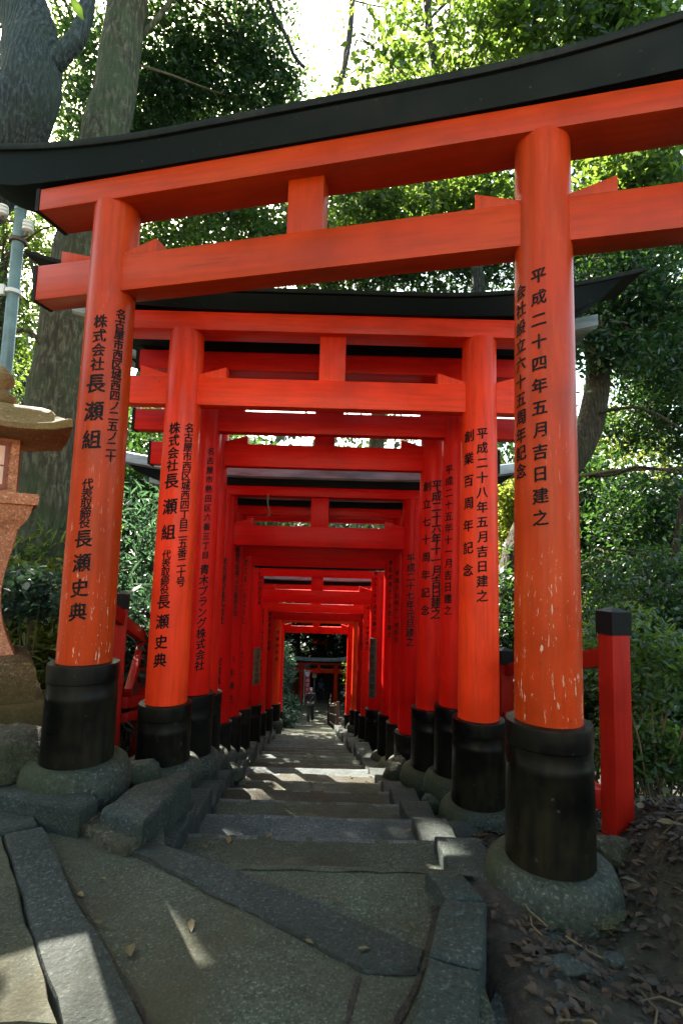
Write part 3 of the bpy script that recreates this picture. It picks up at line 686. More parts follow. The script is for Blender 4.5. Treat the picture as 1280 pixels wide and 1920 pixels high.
def wig(pts, amp, seed, sub=4):
    """smooth and roughen a polyline"""
    pts = [Vector(p) for p in pts]; out = []
    for i in range(len(pts) - 1):
        p0 = pts[max(0, i - 1)]; p1 = pts[i]; p2 = pts[i + 1]; p3 = pts[min(len(pts) - 1, i + 2)]
        for k in range(sub):
            t = k / sub
            q = .5 * ((2 * p1) + (p2 - p0) * t + (2 * p0 - 5 * p1 + 4 * p2 - p3) * t * t + (3 * p1 - p0 - 3 * p2 + p3) * t ** 3)
            out.append(q + amp * mnoise.noise_vector(Vector((i + t, seed * 7.3, 0)) * 1.7))
    out.append(pts[-1]); return out
def taper(n, r0, r1): return [r0 + (r1 - r0) * (i / (n - 1)) ** .8 for i in range(n)]

def trunk_mb(path, r0, r1, seed, n=18, rough=.05, flare=0):
    pts = wig(path, .03, seed, 8); m = len(pts); rs = taper(m, r0, r1)
    if flare:
        for i in range(m): rs[i] += flare * max(0, 1 - i / (m * .16)) ** 2
    mb = MB().tube(pts, rs, n)
    for j, v in enumerate(mb.v):
        i = j // n; p = Vector(v); c = pts[min(i, m - 1)]; d = p - c
        f = 1 + rough * 2.2 * mnoise.noise(p * 2.2 + Vector((seed, 0, 0))) + rough * mnoise.noise(Vector((p.x * 9, p.y * 9, p.z * 2.5)))
        mb.v[j] = tuple(c + d * f)
    return mb
def make_tree(label, path, r0, r1, bark, leafmat, blobs, lsize, limbs=14, group=None, sig=.22, per=45, cat="tree", extra=(), seed=1, flare=0, name="tree", aspect=.48, upb=.9, limb_r=.035, crown2=None, shade_blobs=()):
    pp = [Vector(P(*p)) for p in path]
    base = pp[0].copy(); root = empty(name, base); tag(root, label, cat, group)
    off = Matrix.Translation(-base)
    tr = trunk_mb([p - base for p in pp], r0, r1, seed, flare=flare).build("trunk", bark, root, smooth=60)
    lb = MB(); rnd = random.Random(seed)
    for e in extra:
        q = [Vector(P(*p)) - base for p in e[0]]; w = wig(q, .02, seed + 3, 6); MB().tube(w, taper(len(w), e[1], e[2]), 10).build("limb", bark, root, smooth=60)
    for i in range(limbs):
        b = rnd.choice(blobs); c = Vector(P(*b[0])); Y = b[0][2]
        tip = c + Vector((rnd.uniform(-1, 1) * b[1][0] * Y / 1000, rnd.uniform(-1, 1) * b[2], rnd.uniform(-.8, .9) * b[1][1] * Y / 1000)) * .9
        st = min(pp[1:], key=lambda p: (p - tip).length + max(0, p.z - tip.z) * .8)
        if (st - tip).length > 6: st = tip + (st - tip).normalized() * 4
        midp = st.lerp(tip, .5) + Vector((rnd.uniform(-.3, .3), rnd.uniform(-.3, .3), rnd.uniform(0, .45)))
        w = wig([st - base, midp - base, tip - base], .08, i + seed, 6); r = limb_r * rnd.uniform(.5, 1.1)
        lb.tube(w, taper(len(w), r, .006), 6)
        for k in range(3):
            a = w[rnd.randint(5, len(w) - 2)]; bb = a + Vector((rnd.uniform(-.6, .6), rnd.uniform(-.6, .6), rnd.uniform(-.3, .5)))
            ww = wig([a, a.lerp(bb, .5) + Vector((0, 0, .06)), bb], .03, k + i, 3); lb.tube(ww, taper(len(ww), .010, .003), 5)
    if lb.v: lb.build("branches", bark if limb_r > .05 else M_TWIG, root, smooth=60)
    pts = blob_pts(blobs, sig, per); pts = pts[sun_cull(pts)] - np.array(base)
    for c, rr, n, wsz in shade_blobs:  # extra leaf masses added to the crown to block sky and sun
        k = n // 30; d = RNG.normal(size=(k, 3)); d /= np.linalg.norm(d, axis=1, keepdims=True)
        cc = d * (RNG.uniform(0, 1, (k, 1)) ** .5) * np.array(rr) + np.array(c) - np.array(base)
        ww = (cc[:, None, :] + RNG.normal(size=(k, 30, 3)) * (.45 if wsz > .2 else .25)).reshape(-1, 3); leaf_mesh("crown", ww[sun_cull(ww + np.array(base))], wsz, leafmat, root, aspect, upb)
    leaf_mesh("crown", pts, lsize, leafmat, root, aspect, upb)
    if crown2:
        pts = blob_pts(crown2[0], sig, per) - np.array(base); leaf_mesh("crown", pts, crown2[2], crown2[1], root, aspect, upb)
    return root

# big leaning trunk behind the left front pillar
make_tree("thick mossy leaning tree rising behind the left front pillar and past the black lintel",
    [(38, 1200, 7.7), (62, 1050, 7.8), (88, 880, 7.9), (118, 680, 8.0), (150, 500, 8.1), (192, 280, 8.3), (225, 110, 8.5), (250, -60, 8.8), (270, -260, 9.1), (300, -480, 9.5)], .50, .28, M_BARK, LF_DARK,
    [((330, -250, 8), (320, 160), 2.0, 16000), ((60, -330, 7.5), (300, 160), 2.0, 14000), ((470, -60, 9.5), (120, 90), 1.5, 5000), ((340, 120, 10.5), (120, 140), 1.2, 15000), ((470, 110, 10.5), (85, 120), 1.0, 10000), ((520, 190, 11), (60, 50), .8, 3000)], .10, limbs=26, seed=3, flare=.12, shade_blobs=[((-5.0, 12.0, 12.2), (3.8, 2.6, 1.8), 18000, .13)],
    extra=[([(130, 640, 8.0), (100, 600, 7.7), (70, 540, 7.6), (55, 470, 7.5)], .045, .018), ([(105, 690, 7.9), (60, 625, 7.6), (10, 620, 7.5), (-60, 600, 7.4)], .05, .02), ([(230, 100, 8.6), (300, 30, 8.8), (360, -60, 9)], .07, .03)])
make_tree("huge grey trunk in the top left corner with the sun behind it",
    [(-260, 1150, 6.4), (-200, 800, 6.5), (-120, 500, 6.6), (-20, 320, 6.7), (38, 215, 6.7), (62, 110, 6.8), (45, 10, 7.0), (10, -120, 7.2), (-20, -300, 7.6)], .50, .30, M_BARKG, LF_MID,
    [((-150, 60, 8), (130, 260), 1.5, 7000), ((140, 60, 12), (70, 110), 1.2, 4600), ((150, 215, 13), (90, 80), 1.0, 5000), ((20, 420, 12), (120, 80), 1.2, 5000), ((-60, -250, 9), (240, 130), 2, 9000)], .085, limbs=14, seed=5, shade_blobs=[((-2.5, 1.0, 7.6), (4.5, 2.6, 1.0), 6500, .24)],  # last leaf mass hangs unseen over the camera, added to cut zenith light
    extra=[([(60, 150, 6.8), (105, 110, 6.8), (150, 60, 6.9), (168, -20, 7.0), (180, -140, 7.2)], .15, .09)])
make_tree("slim tree with pale stem and large leaves hanging over the lintel at top right",
    [(905, 640, 9.5), (890, 480, 9.4), (868, 350, 9.2), (836, 220, 9.0), (812, 110, 8.8), (800, 10, 8.6), (795, -120, 8.4), (800, -300, 8.2)], .13, .05, M_BARKG, LF_MID,
    [((950, 40, 7.6), (150, 120), 1.2, 4600), ((1130, 60, 7.2), (170, 140), 1.3, 8500), ((760, 110, 8.2), (110, 90), 1.0, 1500), ((900, -160, 8), (320, 130), 1.8, 5000), ((1180, 360, 8.0), (130, 120), 1.2, 7500), ((860, 370, 9.0), (110, 60), 1.0, 3600), ((720, 380, 9.5), (120, 50), 1.0, 3600), ((1250, 180, 7.6), (80, 130), 1.0, 2600)], .135, limbs=30, seed=8, sig=.26, per=28,
    extra=[([(800, 40, 8.6), (880, -20, 8.3), (980, 30, 7.9), (1120, 70, 7.5), (1290, 60, 7.2)], .028, .010), ([(850, 300, 9), (940, 330, 8.6), (1090, 300, 8.2), (1290, 240, 7.8)], .03, .010)])
make_tree("tall thin tree whose crooked bough hangs into the open sky gap",
    [(560, 700, 19), (575, 480, 19), (600, 300, 18.5), (640, 150, 18), (660, 0, 17.5), (650, -150, 17)], .20, .08, M_BARKG, LF_YEL,
    [((610, 200, 17), (80, 40), 1.2, 1300), ((740, 120, 17), (80, 90), 1.5, 2200), ((830, 150, 17), (110, 90), 1.5, 4000), ((565, 90, 17), (50, 50), .8, 420), ((640, 40, 17), (50, 40), .8, 260), ((980, 120, 18), (160, 120), 1.5, 6000)], .13, limbs=16, seed=11, sig=.35,
    extra=[([(495, -30, 9.6), (512, 20, 9.6), (536, 66, 9.6), (552, 104, 9.6), (570, 126, 9.6)], .045, .035)])
make_tree("bushy sunlit tree seen between the first gate's beams on the left",
    [(330, 900, 14), (345, 700, 14), (350, 560, 14), (350, 460, 14), (370, 380, 14), (400, 280, 14)], .22, .10, M_BARKG, LF_MID,
    [((330, 450, 12), (140, 110), 1.2, 9000), ((480, 440, 12.5), (130, 110), 1.2, 10000), ((370, 300, 14), (150, 90), 1.6, 11000), ((590, 480, 12), (110, 80), 1.0, 7000)], .13, limbs=14, seed=14, sig=.3,
    extra=[([(350, 470, 14), (390, 425, 13.8), (440, 400, 13.6), (520, 396, 13.4)], .10, .04)])
make_tree("dark evergreen behind the middle of the first gate's beams",
    [(700, 900, 15), (715, 700, 15), (720, 540, 15), (715, 400, 15), (710, 250, 15)], .24, .10, M_BARK, LF_DARK,
    [((660, 470, 13), (140, 120), 1.2, 14000), ((810, 460, 13), (140, 120), 1.2, 14000), ((940, 430, 13), (100, 120), 1.2, 9000), ((760, 370, 15), (200, 50), 1.4, 11000), ((700, 720, 16), (220, 130), 1.5, 9000)], .14, limbs=12, seed=16, sig=.3)
make_tree("leaning brown trunk behind the right front pillar, dark dense leaves to its right",
    [(940, 1240, 8.2), (955, 1110, 8.3), (985, 1000, 8.4), (1050, 900, 8.5), (1105, 800, 8.6), (1118, 700, 8.8), (1128, 560, 9.0), (1150, 380, 9.3), (1190, 200, 9.6)], .26, .17, M_BARKB, LF_DARK,
    [((1170, 560, 8.4), (130, 100), .9, 9500), ((1140, 640, 8.2), (80, 60), .6, 2600), ((1190, 790, 10.5), (90, 60), .8, 4200), ((1230, 680, 10), (110, 90), 1.3, 7500), ((1150, 620, 10.5), (90, 60), 1.0, 3500), ((1220, 960, 9.0), (120, 70), 1.2, 6500), ((1160, 1060, 9), (90, 60), 1.0, 4000), ((1320, 800, 9), (90, 300), 1.3, 9000)], .105, limbs=16, seed=20, sig=.24, shade_blobs=[((3.2, 1.0, 7.2), (4.2, 2.6, 1.0), 6500, .24)],  # overhead leaf mass out of view, added to darken the ground below
    extra=[([(1105, 890, 8.4), (1150, 890, 8.0), (1200, 876, 7.6), (1290, 892, 7.2)], .03, .014), ([(1110, 775, 8.5), (1160, 766, 8.2), (1210, 768, 7.8), (1290, 812, 7.4)], .032, .02), ([(1100, 560, 9), (1180, 520, 8.6), (1240, 500, 8.3), (1300, 480, 8)], .03, .012)])
make_tree("broad evergreen filling the upper right behind the large hanging leaves",
    [(1420, 1300, 13), (1400, 900, 13), (1340, 600, 12.5), (1260, 380, 12), (1200, 200, 12), (1160, 60, 12)], .30, .12, M_BARK, LF_DARK,
    [((1180, 150, 12), (160, 140), 1.3, 13000), ((1200, 400, 12), (140, 140), 1.3, 15000), ((1080, 480, 12.5), (110, 110), 1.2, 9000), ((1250, 650, 12), (110, 120), 1.2, 11000), ((960, 230, 13), (120, 120), 1.2, 8000)], .13, limbs=16, seed=34, sig=.3)
make_tree("yellow green sunlit maple glowing behind the leaning trunk at right",
    [(1290, 1300, 15), (1270, 1050, 15), (1250, 900, 15), (1230, 760, 15), (1210, 600, 15)], .2, .08, M_BARKG, LF_YEL,
    [((1180, 830, 14), (120, 100), 1.3, 9500), ((1130, 950, 13), (80, 60), 1.2, 3200), ((1250, 560, 15), (90, 120), 1.3, 5000), ((960, 1000, 14), (60, 160), 1.2, 5000)], .10, limbs=10, seed=23, sig=.3)
make_tree("small leafy tree at the right edge with branches spreading across",
    [(1265, 1340, 8.2), (1262, 1200, 8), (1266, 1100, 7.8), (1262, 1030, 7.6), (1290, 900, 7.4)], .07, .04, M_BARKB, LF_MID,
    [((1180, 1150, 9), (110, 80), 1.1, 8000), ((1230, 1270, 8.5), (110, 80), 1.1, 8000), ((1130, 1250, 9.5), (70, 100), 1.1, 6000), ((1300, 1130, 8), (90, 160), 1.1, 7000)], .07, limbs=18, seed=26, sig=.2,
    extra=[([(1264, 1030, 7.6), (1220, 1038, 7.7), (1150, 1032, 7.9), (1095, 1020, 8.1)], .026, .012)])
make_tree("leafy tree in the gap at the far left above the stone lantern",
    [(-60, 1230, 10.5), (-40, 1000, 10.5), (-10, 800, 10.5), (0, 640, 10.5), (10, 480, 10.5)], .16, .07, M_BARKB, LF_MID,
    [((-10, 620, 10.8), (110, 130), 1.0, 9500), ((40, 450, 11), (120, 90), 1.3, 6500), ((-80, 800, 10), (90, 160), 1.3, 6500), ((230, 480, 11), (60, 60), 1.0, 2500)], .095, limbs=18, seed=29, sig=.24)
# trees shading the tunnel, mostly hidden behind the gates
SH = [("dark tree left of the tunnel, its crown over the middle gates", (-4.4, 14.0), 3.2, LF_DARK), ("broad dark tree left of the far end of the tunnel", (-5.5, 16.5), 3.8, LF_DARK),
      ("bluish dark tree beyond the left side of the far path", (-6.5, 24), 4.2, LF_BLUE), ("bluish tree hanging over the far path from the right", (4.6, 25), 3.6, LF_BLUE),
      ("dark tree behind the right side of the middle gates", (4.6, 13.5), 3.2, LF_DARK), ("bluish dense tree closing the view behind the distant torii", (-3.5, 47), 6.0, LF_BLUE),
      ("dense dark tree right of and behind the distant torii", (5.5, 46), 6.0, LF_BLUE), ("tall dark tree rising behind the small hillside shrine", (-.5, 57), 6.5, LF_BLUE)]
def world_tree(label, x, y, R, lm, h=None, n=16000, ls=.16, seed=0, name="tree"):
    z = H(x, y); h = h or R * 1.55
    root = empty(name, (x, y, z)); tag(root, label, "tree")
    rnd = random.Random(seed)
    tr = trunk_mb([Vector((0, 0, -.3)), Vector((.1, .1, h * .35)), Vector((-.1, .15, h * .7)), Vector((.1, 0, h * 1.15))], .22, .08, seed).build("trunk", M_BARKG, root, smooth=60)
    k = int(n / 50); d = RNG.normal(size=(k, 3)); d /= np.linalg.norm(d, axis=1, keepdims=True)
    cc = d * (RNG.uniform(0, 1, (k, 1)) ** .45) * np.array([R, R, R * .95]) + np.array([0, 0, h])
    pts = (cc[:, None, :] + RNG.normal(size=(k, 50, 3)) * np.array([.34, .34, .2])).reshape(-1, 3)
    lb = MB()
    for i in range(10):
        t = Vector(cc[rnd.randrange(k)]); w = wig([Vector((0, 0, h * rnd.uniform(.3, .8))), t * .5 + Vector((0, 0, h * .45)), t], .1, i, 5); lb.tube(w, taper(len(w), .05, .01), 6)
    lb.build("branches", M_TWIG, root, smooth=60)
    pts = pts[sun_cull(pts + np.array((x, y, z)))]
    leaf_mesh("crown", pts, ls, lm, root)
for i, (lab, (x, y), R, lm) in enumerate(SH): world_tree(lab, x, y, R, lm, seed=40 + i, n=34000 if y < 15 else 9000 if y < 30 else 42000, ls=.18 if y < 30 else .27)

# ------------------------------------------------------------------ undergrowth
def world_pts(c, r, n, sig, per=30, shell=.5):
    k = max(1, n // per); d = RNG.normal(size=(k, 3)); d /= np.linalg.norm(d, axis=1, keepdims=True)
    cc = d * (RNG.uniform(0, 1, (k, 1)) ** shell) * np.array(r) + np.array(c)
    return (cc[:, None, :] + RNG.normal(size=(k, per, 3)) * np.array([sig, sig, sig * .6])).reshape(-1, 3)
def clump(label, px, Y, top, w, n, mat, size=.17, aspect=.15, culms=16, name="bamboo_clump", cat="bamboo", depth=.6):
    """bamboo-like clump: thin culms with long drooping blades"""
    g = P(px, 1100, Y); z0 = H(g.x, Y) - .05; zt = P(px, top, Y).z; root = empty(name, (g.x, Y, z0)); tag(root, label, cat)
    hw = w * Y / 2000; hgt = zt - z0; m = MB(); pts = []
    rnd = random.Random(px + Y)
    for i in range(culms):
        x, y = rnd.uniform(-hw, hw), rnd.uniform(-depth, depth); h = hgt * rnd.uniform(.6, 1.0); lx, ly = rnd.uniform(-.3, .3), rnd.uniform(-.3, .3)
        path = [Vector((x + lx * t * t * h * .4, y + ly * t * t * h * .4, h * t * (1 - .08 * t))) for t in (0, .25, .5, .75, 1)]
        w_ = wig(path, .015, i, 3); m.tube(w_, taper(len(w_), .009, .003), 5)
        for k in range(n // culms):
            t = rnd.uniform(.12, 1.0); q = path[min(4, int(t * 4))].lerp(path[min(4, int(t * 4) + 1)], (t * 4) % 1)
            pts.append((q.x + rnd.gauss(0, .14), q.y + rnd.gauss(0, .14), q.z + rnd.gauss(0, .10)))
    m.build("culms", M_TWIG, root, smooth=60)
    leaf_mesh("foliage", pts, size, mat, root, aspect, .6, .6, blade=True)
BAM = [("bamboo grass lit bright yellow green beside the lantern shaft", 82, 6.6, 930, 90, 2600, LF_YEL), ("tall bluish bamboo thicket between the first and second left pillars", 285, 7.6, 850, 150, 5200, LF_BLUE),
       ("bamboo leaves low behind the red post between the left pillars", 262, 6.0, 1040, 120, 3000, LF_BLUE), ("dark bamboo thicket at the far left behind the stone lantern", -40, 6.4, 950, 160, 3200, LF_MID),
       ("shaded bamboo behind the thicket left of the second pillar", 210, 9.5, 830, 200, 5200, LF_BLUE)]
for b in BAM: clump(*b)
def shrub(label, px, py, Y, r, n, mat, size, name="shrub", stems=7, aspect=.5):
    c = Vector(P(px, py, Y)); z0 = min(H(c.x, Y) - .05, c.z - .1); root = empty(name, (c.x, Y, z0)); tag(root, label, "shrub")
    m = MB(); rnd = random.Random(px)
    for i in range(stems):
        t = Vector((rnd.uniform(-1, 1) * r[0] * .8, rnd.uniform(-1, 1) * r[1] * .8, c.z - z0 + rnd.uniform(-.6, .8) * r[2]))
        w = wig([Vector((rnd.uniform(-.08, .08), rnd.uniform(-.08, .08), 0)), t * .5 + Vector((0, 0, .1)), t], .03, i, 4); m.tube(w, taper(len(w), .012, .003), 5)
    m.build("stems", M_TWIG, root, smooth=60)
    leaf_mesh("foliage", world_pts((0, 0, c.z - z0), r, n, .10), size, mat, root, aspect, .9)
SHR = [("low leafy ground cover along the top of the right bank", 1250, 1400, 4.0, (.6, .25, .16), 3200, LF_MID, .05), ("dark low undergrowth behind the tall red post and bank at right", 1200, 1360, 5.2, (1.0, .5, .55), 8000, LF_DARK, .06), ("thick dark undergrowth further down the slope at right", 1180, 1080, 10.5, (1.4, .9, 1.4), 11000, LF_DARK, .095), ("leafy shrub at the right edge on top of the leaf strewn bank", 1240, 1330, 4.6, (.7, .4, .45), 6500, LF_DARK, .055), ("dark shrub filling the gap right of the tall red post", 1190, 1200, 5.6, (.7, .5, .7), 6500, LF_DARK, .06),
       ("low green shrub between the red post and the front right pillar", 1110, 1290, 5.0, (.35, .4, .6), 3400, LF_MID, .06), ("bushy dark shrub at the right edge above the bank", 1290, 1130, 5.8, (.6, .5, .8), 5600, LF_DARK, .065),
       ("sparse leafy sapling leaning over the bank at lower right", 1225, 1250, 3.9, (.45, .3, .45), 1900, LF_MID, .06),
       ("fern like plant at the foot of the mossy trunk beside the lantern", 60, 1120, 4.6, (.35, .3, .22), 900, LF_BLUE, .09), ("shrub behind the left red fence posts", 250, 1210, 5.6, (.5, .4, .5), 2600, LF_BLUE, .07),
       ("bluish bush crowding the left side of the far path", 518, 1275, 21.5, (.6, 2.4, 1.5), 9000, LF_BLUE, .13), ("bush over the left railing of the far path", 535, 1335, 19.5, (.4, 1.5, .55), 3000, LF_BLUE, .11),
       ("light green bush lit by sun beside the distant torii", 676, 1262, 31, (1.0, 1.4, 1.2), 5000, LF_MID, .16), ("dark bush behind the right railing of the far path", 680, 1320, 24, (.9, 2.0, 1.2), 5000, LF_BLUE, .13),
       ("dense shrub behind the right side of the second and third gates", 985, 1180, 8.0, (.9, .8, 1.2), 6000, LF_DARK, .085), ("pale green shrub seen between the right pillars of the first two gates", 955, 960, 9.5, (.5, .5, 1.0), 3500, LF_YEL, .09)]
for q in SHR: shrub(*q)

# distant woods closing the view
pts = []
n = 130000
az = RNG.uniform(-1.25, 1.25, n); rad = RNG.uniform(30, 60, n); x = np.sin(az) * rad; y = np.cos(az) * rad
gz = np.array([H(a, b) for a, b in zip(x, y)]); lump = np.array([mnoise.noise(Vector((a * .12, b * .12, 0))) for a, b in zip(x, y)])
z = gz + RNG.uniform(0, 1, n) ** 1.15 * (15 + 9 * lump)
keep = ~((np.abs(x - np.array([pcen(v) for v in y])) < 4.0) & (y < 49) & (z < gz + 7))
n2 = 45000; az = RNG.uniform(-.35, .35, n2); rad = RNG.uniform(53, 80, n2); x2 = np.sin(az) * rad; y2 = np.cos(az) * rad
z2 = np.array([H(a, b) for a, b in zip(x2, y2)]) + RNG.uniform(0, 1.6, n2)
x, y, z, keep = np.concatenate([x, x2]), np.concatenate([y, y2]), np.concatenate([z, z2]), np.concatenate([keep, np.ones(n2, bool)])
LF_FAR = m_leaf("leaf_far", (.004, .016, .012), (.012, .032, .024), (.03, .06, .02), .2, .5)
o = leaf_mesh("distant_woods", np.stack([x, y, z], 1)[keep], .66, LF_FAR, None, .6, .5)
stuff(o, "dark far-off woods closing the view behind everything", "woods")

# fallen leaves
def litter(n, xr, yr, cond, size, mat, name, label, up=4.0, lift=.012):
    pts = []
    while len(pts) < n:
        x, y = random.uniform(*xr), random.uniform(*yr)
        if cond(x, y): pts.append((x, y, H(x, y) + lift * random.uniform(.4, 2.2)))
    o = leaf_mesh(name, pts, size, mat, None, .55, up, 0, curl=.16); stuff(o, label, "leaves")
off = lambda x, y: (x > pcen(y) + .95 or x < pcen(y) - 1.25) and not (y < 2.9 and -2.7 < x < .62) or (x > .62 and y < 2.3)
litter(15000, (.60, 3.6), (.8, 7), off, .042, LF_DRY, "fallen_leaves", "brown leaf litter covering the soil bank on the right")
litter(5200, (-5, 2.8), (2.7, 18), off, .055, LF_DRY, "fallen_leaves", "brown leaf litter on the soil beside the gate footings")
LF_FALL = m_leaf("leaf_fallen_pale", (.02, .018, .007), (.085, .062, .02), (.05, .04, .01), .1, .55)
litter(260, (.95, 3.0), (.8, 5), off, .065, LF_FALL, "fallen_leaves", "pale fresh fallen leaves scattered over the right bank", lift=.03)
def path_pts(n, y0, y1):
    out = []
    for _ in range(n):
        y = random.uniform(y0, y1); x = random.uniform(pl(y), pr(y)); out.append((x, y, step_z(y) + .014)); 
    return out
o = leaf_mesh("fallen_leaves", path_pts(130, 2.6, 16), .055, LF_FALL, None, .5, 5, 0); stuff(o, "small dry leaves scattered on the steps", "leaves")
o = leaf_mesh("fallen_leaves", [(random.uniform(-2.4, .7), random.uniform(1.2, 2.4), LZ + .014) for _ in range(26)], .05, LF_FALL, None, .5, 5, 0); stuff(o, "few small leaves lying on the landing in the foreground", "leaves")

# twigs among the litter and soil filled joints in the paving
m = MB(); rt = random.Random(9)
for k in range(150):
    x, y = rt.uniform(.7, 3.0), rt.uniform(.9, 4.5); a = rt.uniform(0, 6.3); l = rt.uniform(.06, .24); z = H(x, y) + .018
    m.tube([(x, y, z), (x + l * .5 * math.cos(a), y + l * .5 * math.sin(a), H(x + l * .5 * math.cos(a), y + l * .5 * math.sin(a)) + .024), (x + l * math.cos(a + .3), y + l * math.sin(a + .3), H(x + l * math.cos(a + .3), y + l * math.sin(a + .3)) + .016)], [rt.uniform(.002, .005)] * 3, 5)
stuff(m.build("twigs", M_TWIG), "small dead twigs scattered through the leaf litter on the right bank", "twigs")
def joint(pix, w=.011):
    pts = [PZ(x, y, LZ) for x, y in pix]; pp = wig(pts, .006, len(pix) + pix[0][0], 10); mm = MB(); vs = []
    for i, p in enumerate(pp):
        t = (pp[min(i + 1, len(pp) - 1)] - pp[max(i - 1, 0)]).normalized(); nn = Vector((-t.y, t.x, 0)); ww = w * (.5 + .8 * abs(mnoise.noise(p * 9)))
        for sgn in (-1, 1): q_ = p + nn * ww * sgn; vs.append((q_.x, q_.y, LZ + nz(q_.x, q_.y) + .005))
    mm.add(vs, [(2 * i, 2 * i + 1, 2 * i + 3, 2 * i + 2) for i in range(len(pp) - 1)]); structure(mm.build("paving_joint", M_SOIL, smooth=80))
joint([(232, 1596), (330, 1640), (400, 1678), (480, 1716), (560, 1758), (640, 1800), (690, 1826), (780, 1828)], .014)
joint([(676, 1832), (664, 1864), (648, 1925)], .010)
joint([(816, 1700), (800, 1790), (770, 1870), (740, 1930)], .016)
joint([(60, 1530), (120, 1640), (200, 1780), (284, 1930)], .012)
joint([(130, 1535), (190, 1560), (232, 1590)], .018)

# ------------------------------------------------------------------ red fences
M_FENCE = m_vermilion("fence_red", (.30, .008, .003), rough=.5, spec=.12)
def red_fence(label, posts, rails, w=.112):
    p0 = Vector(P(posts[0][0], posts[0][2], posts[0][3])); root = empty("red_fence", p0); tag(root, label, "fence")
    for px, ytop, ybot, Y, rz in posts:
        t = Vector(P(px, ytop, Y)) - p0; b = Vector(P(px, ybot, Y)) - p0; R = Matrix.Rotation(rz, 3, 'Z'); zc = t.z - .145
        po = MB().box((t.x, t.y, (b.z - .15 + zc) / 2), (w / 2, w / 2, (zc - b.z + .15) / 2), R).build("post", M_FENCE, root, smooth=30, bevel=.006)
        m = MB().box((t.x, t.y, zc + .06), (w / 2 + .006, w / 2 + .006, .06), R)
        h = w / 2 + .006; q = [t.xy.to_3d() + R @ Vector((a * h, c * h, 0)) for a, c in ((-1, -1), (1, -1), (1, 1), (-1, 1))]
        m.add([(v.x, v.y, zc + .121) for v in q] + [(t.x, t.y, zc + .15)], [(0, 1, 4), (1, 2, 4), (2, 3, 4), (3, 0, 4), (3, 2, 1, 0)])
        m.build("post_cap", M_KEND, po, smooth=0)
    for a, b, hh in rails:
        pa, pb = Vector(P(*a)) - p0, Vector(P(*b)) - p0; d = pb - pa; ang = math.atan2(d.y, d.x); pit = math.atan2(d.z, d.xy.length)
        R = Matrix.Rotation(ang, 3, 'Z') @ Matrix.Rotation(-pit, 3, 'Y')
        MB().box((pa + pb) / 2, (d.length / 2, .03, hh), R).build("rail", M_FENCE, root, smooth=30, bevel=.004)
red_fence("red fence with black capped posts behind the front right pillar", [(1148, 1138, 1548, 2.95, .25), (946, 1214, 1380, 5.0, .1)],
    [((1135, 1232, 2.99), (952, 1256, 4.95), .05), ((1128, 1500, 2.99), (950, 1345, 4.95), .05)])
red_fence("red fence with black capped posts between the first two left pillars", [(229, 1108, 1440, 4.5, .3), (273, 1142, 1400, 5.6, .2), (160, 1085, 1440, 3.75, .3)],
    [((160, 1110, 3.78), (229, 1160, 4.47), .055), ((233, 1168, 4.55), (272, 1198, 5.55), .05), ((232, 1318, 4.55), (272, 1312, 5.55), .045), ((240, 1300, 4.6), (268, 1195, 5.5), .04), ((232, 1346, 4.55), (272, 1335, 5.55), .035)])

# ------------------------------------------------------------------ stone lantern
LX, LY = -62, 3.55
Lb = Vector(P(LX, 1378, LY)); lantern = empty("stone_lantern", Lb, math.radians(33)); tag(lantern, "tall pinkish granite lantern cut by the left edge, with curved roof and paper windows", "stone lantern")
lz = lambda y: P(LX, y, LY).z - Lb.z
def sq(h, z, lift=0, m=5, rnd_=0.0):
    h = h * .89; out = []
    cs = [(-1, -1), (1, -1), (1, 1), (-1, 1)]
    for i in range(4):
        a = Vector(cs[i]); b = Vector(cs[(i + 1) % 4])
        for k in range(m):
            p = a.lerp(b, k / m); e = min(abs(p.x), abs(p.y)); s_ = 1 - rnd_ * e ** 4
            out.append((p.x * h * s_, p.y * h * s_, z + lift * e ** 3))
    return out
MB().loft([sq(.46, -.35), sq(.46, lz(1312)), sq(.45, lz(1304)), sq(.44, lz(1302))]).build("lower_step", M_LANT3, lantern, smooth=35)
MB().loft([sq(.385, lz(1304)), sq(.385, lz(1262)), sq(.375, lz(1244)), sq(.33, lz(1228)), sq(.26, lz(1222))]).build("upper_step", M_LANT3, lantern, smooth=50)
zb, zt = lz(1222), lz(985)
shaft = MB().loft([sq(.25 - (.095 * math.sin(math.pi * min(1, (1 - (1 - t) ** 1.25) * 1.02)) ** 1.0) - .05 * t, zb + (zt - zb) * t, rnd_=.05) for t in np.linspace(0, 1, 17)]).build("shaft", M_LANT, lantern, smooth=60)
MB().loft([sq(.205, lz(990)), sq(.21, lz(984)), sq(.23, lz(980)), sq(.26, lz(966)), sq(.275, lz(950)), sq(.28, lz(947)), sq(.305, lz(946)), sq(.31, lz(930)), sq(.302, lz(926))]).build("platform", M_LANT, lantern, smooth=40)
zb, zt = lz(927), lz(822)
box = MB().loft([sq(.16, zb - .005), sq(.165, zb), sq(.163, zt)]).build("light_box", M_LANT, lantern, smooth=35)
M_WFRM = m_plain("window_wood", (.20, .055, .025), .6); M_PAPER = m_plain("window_paper", (.72, .50, .38), .8, vary=.08)
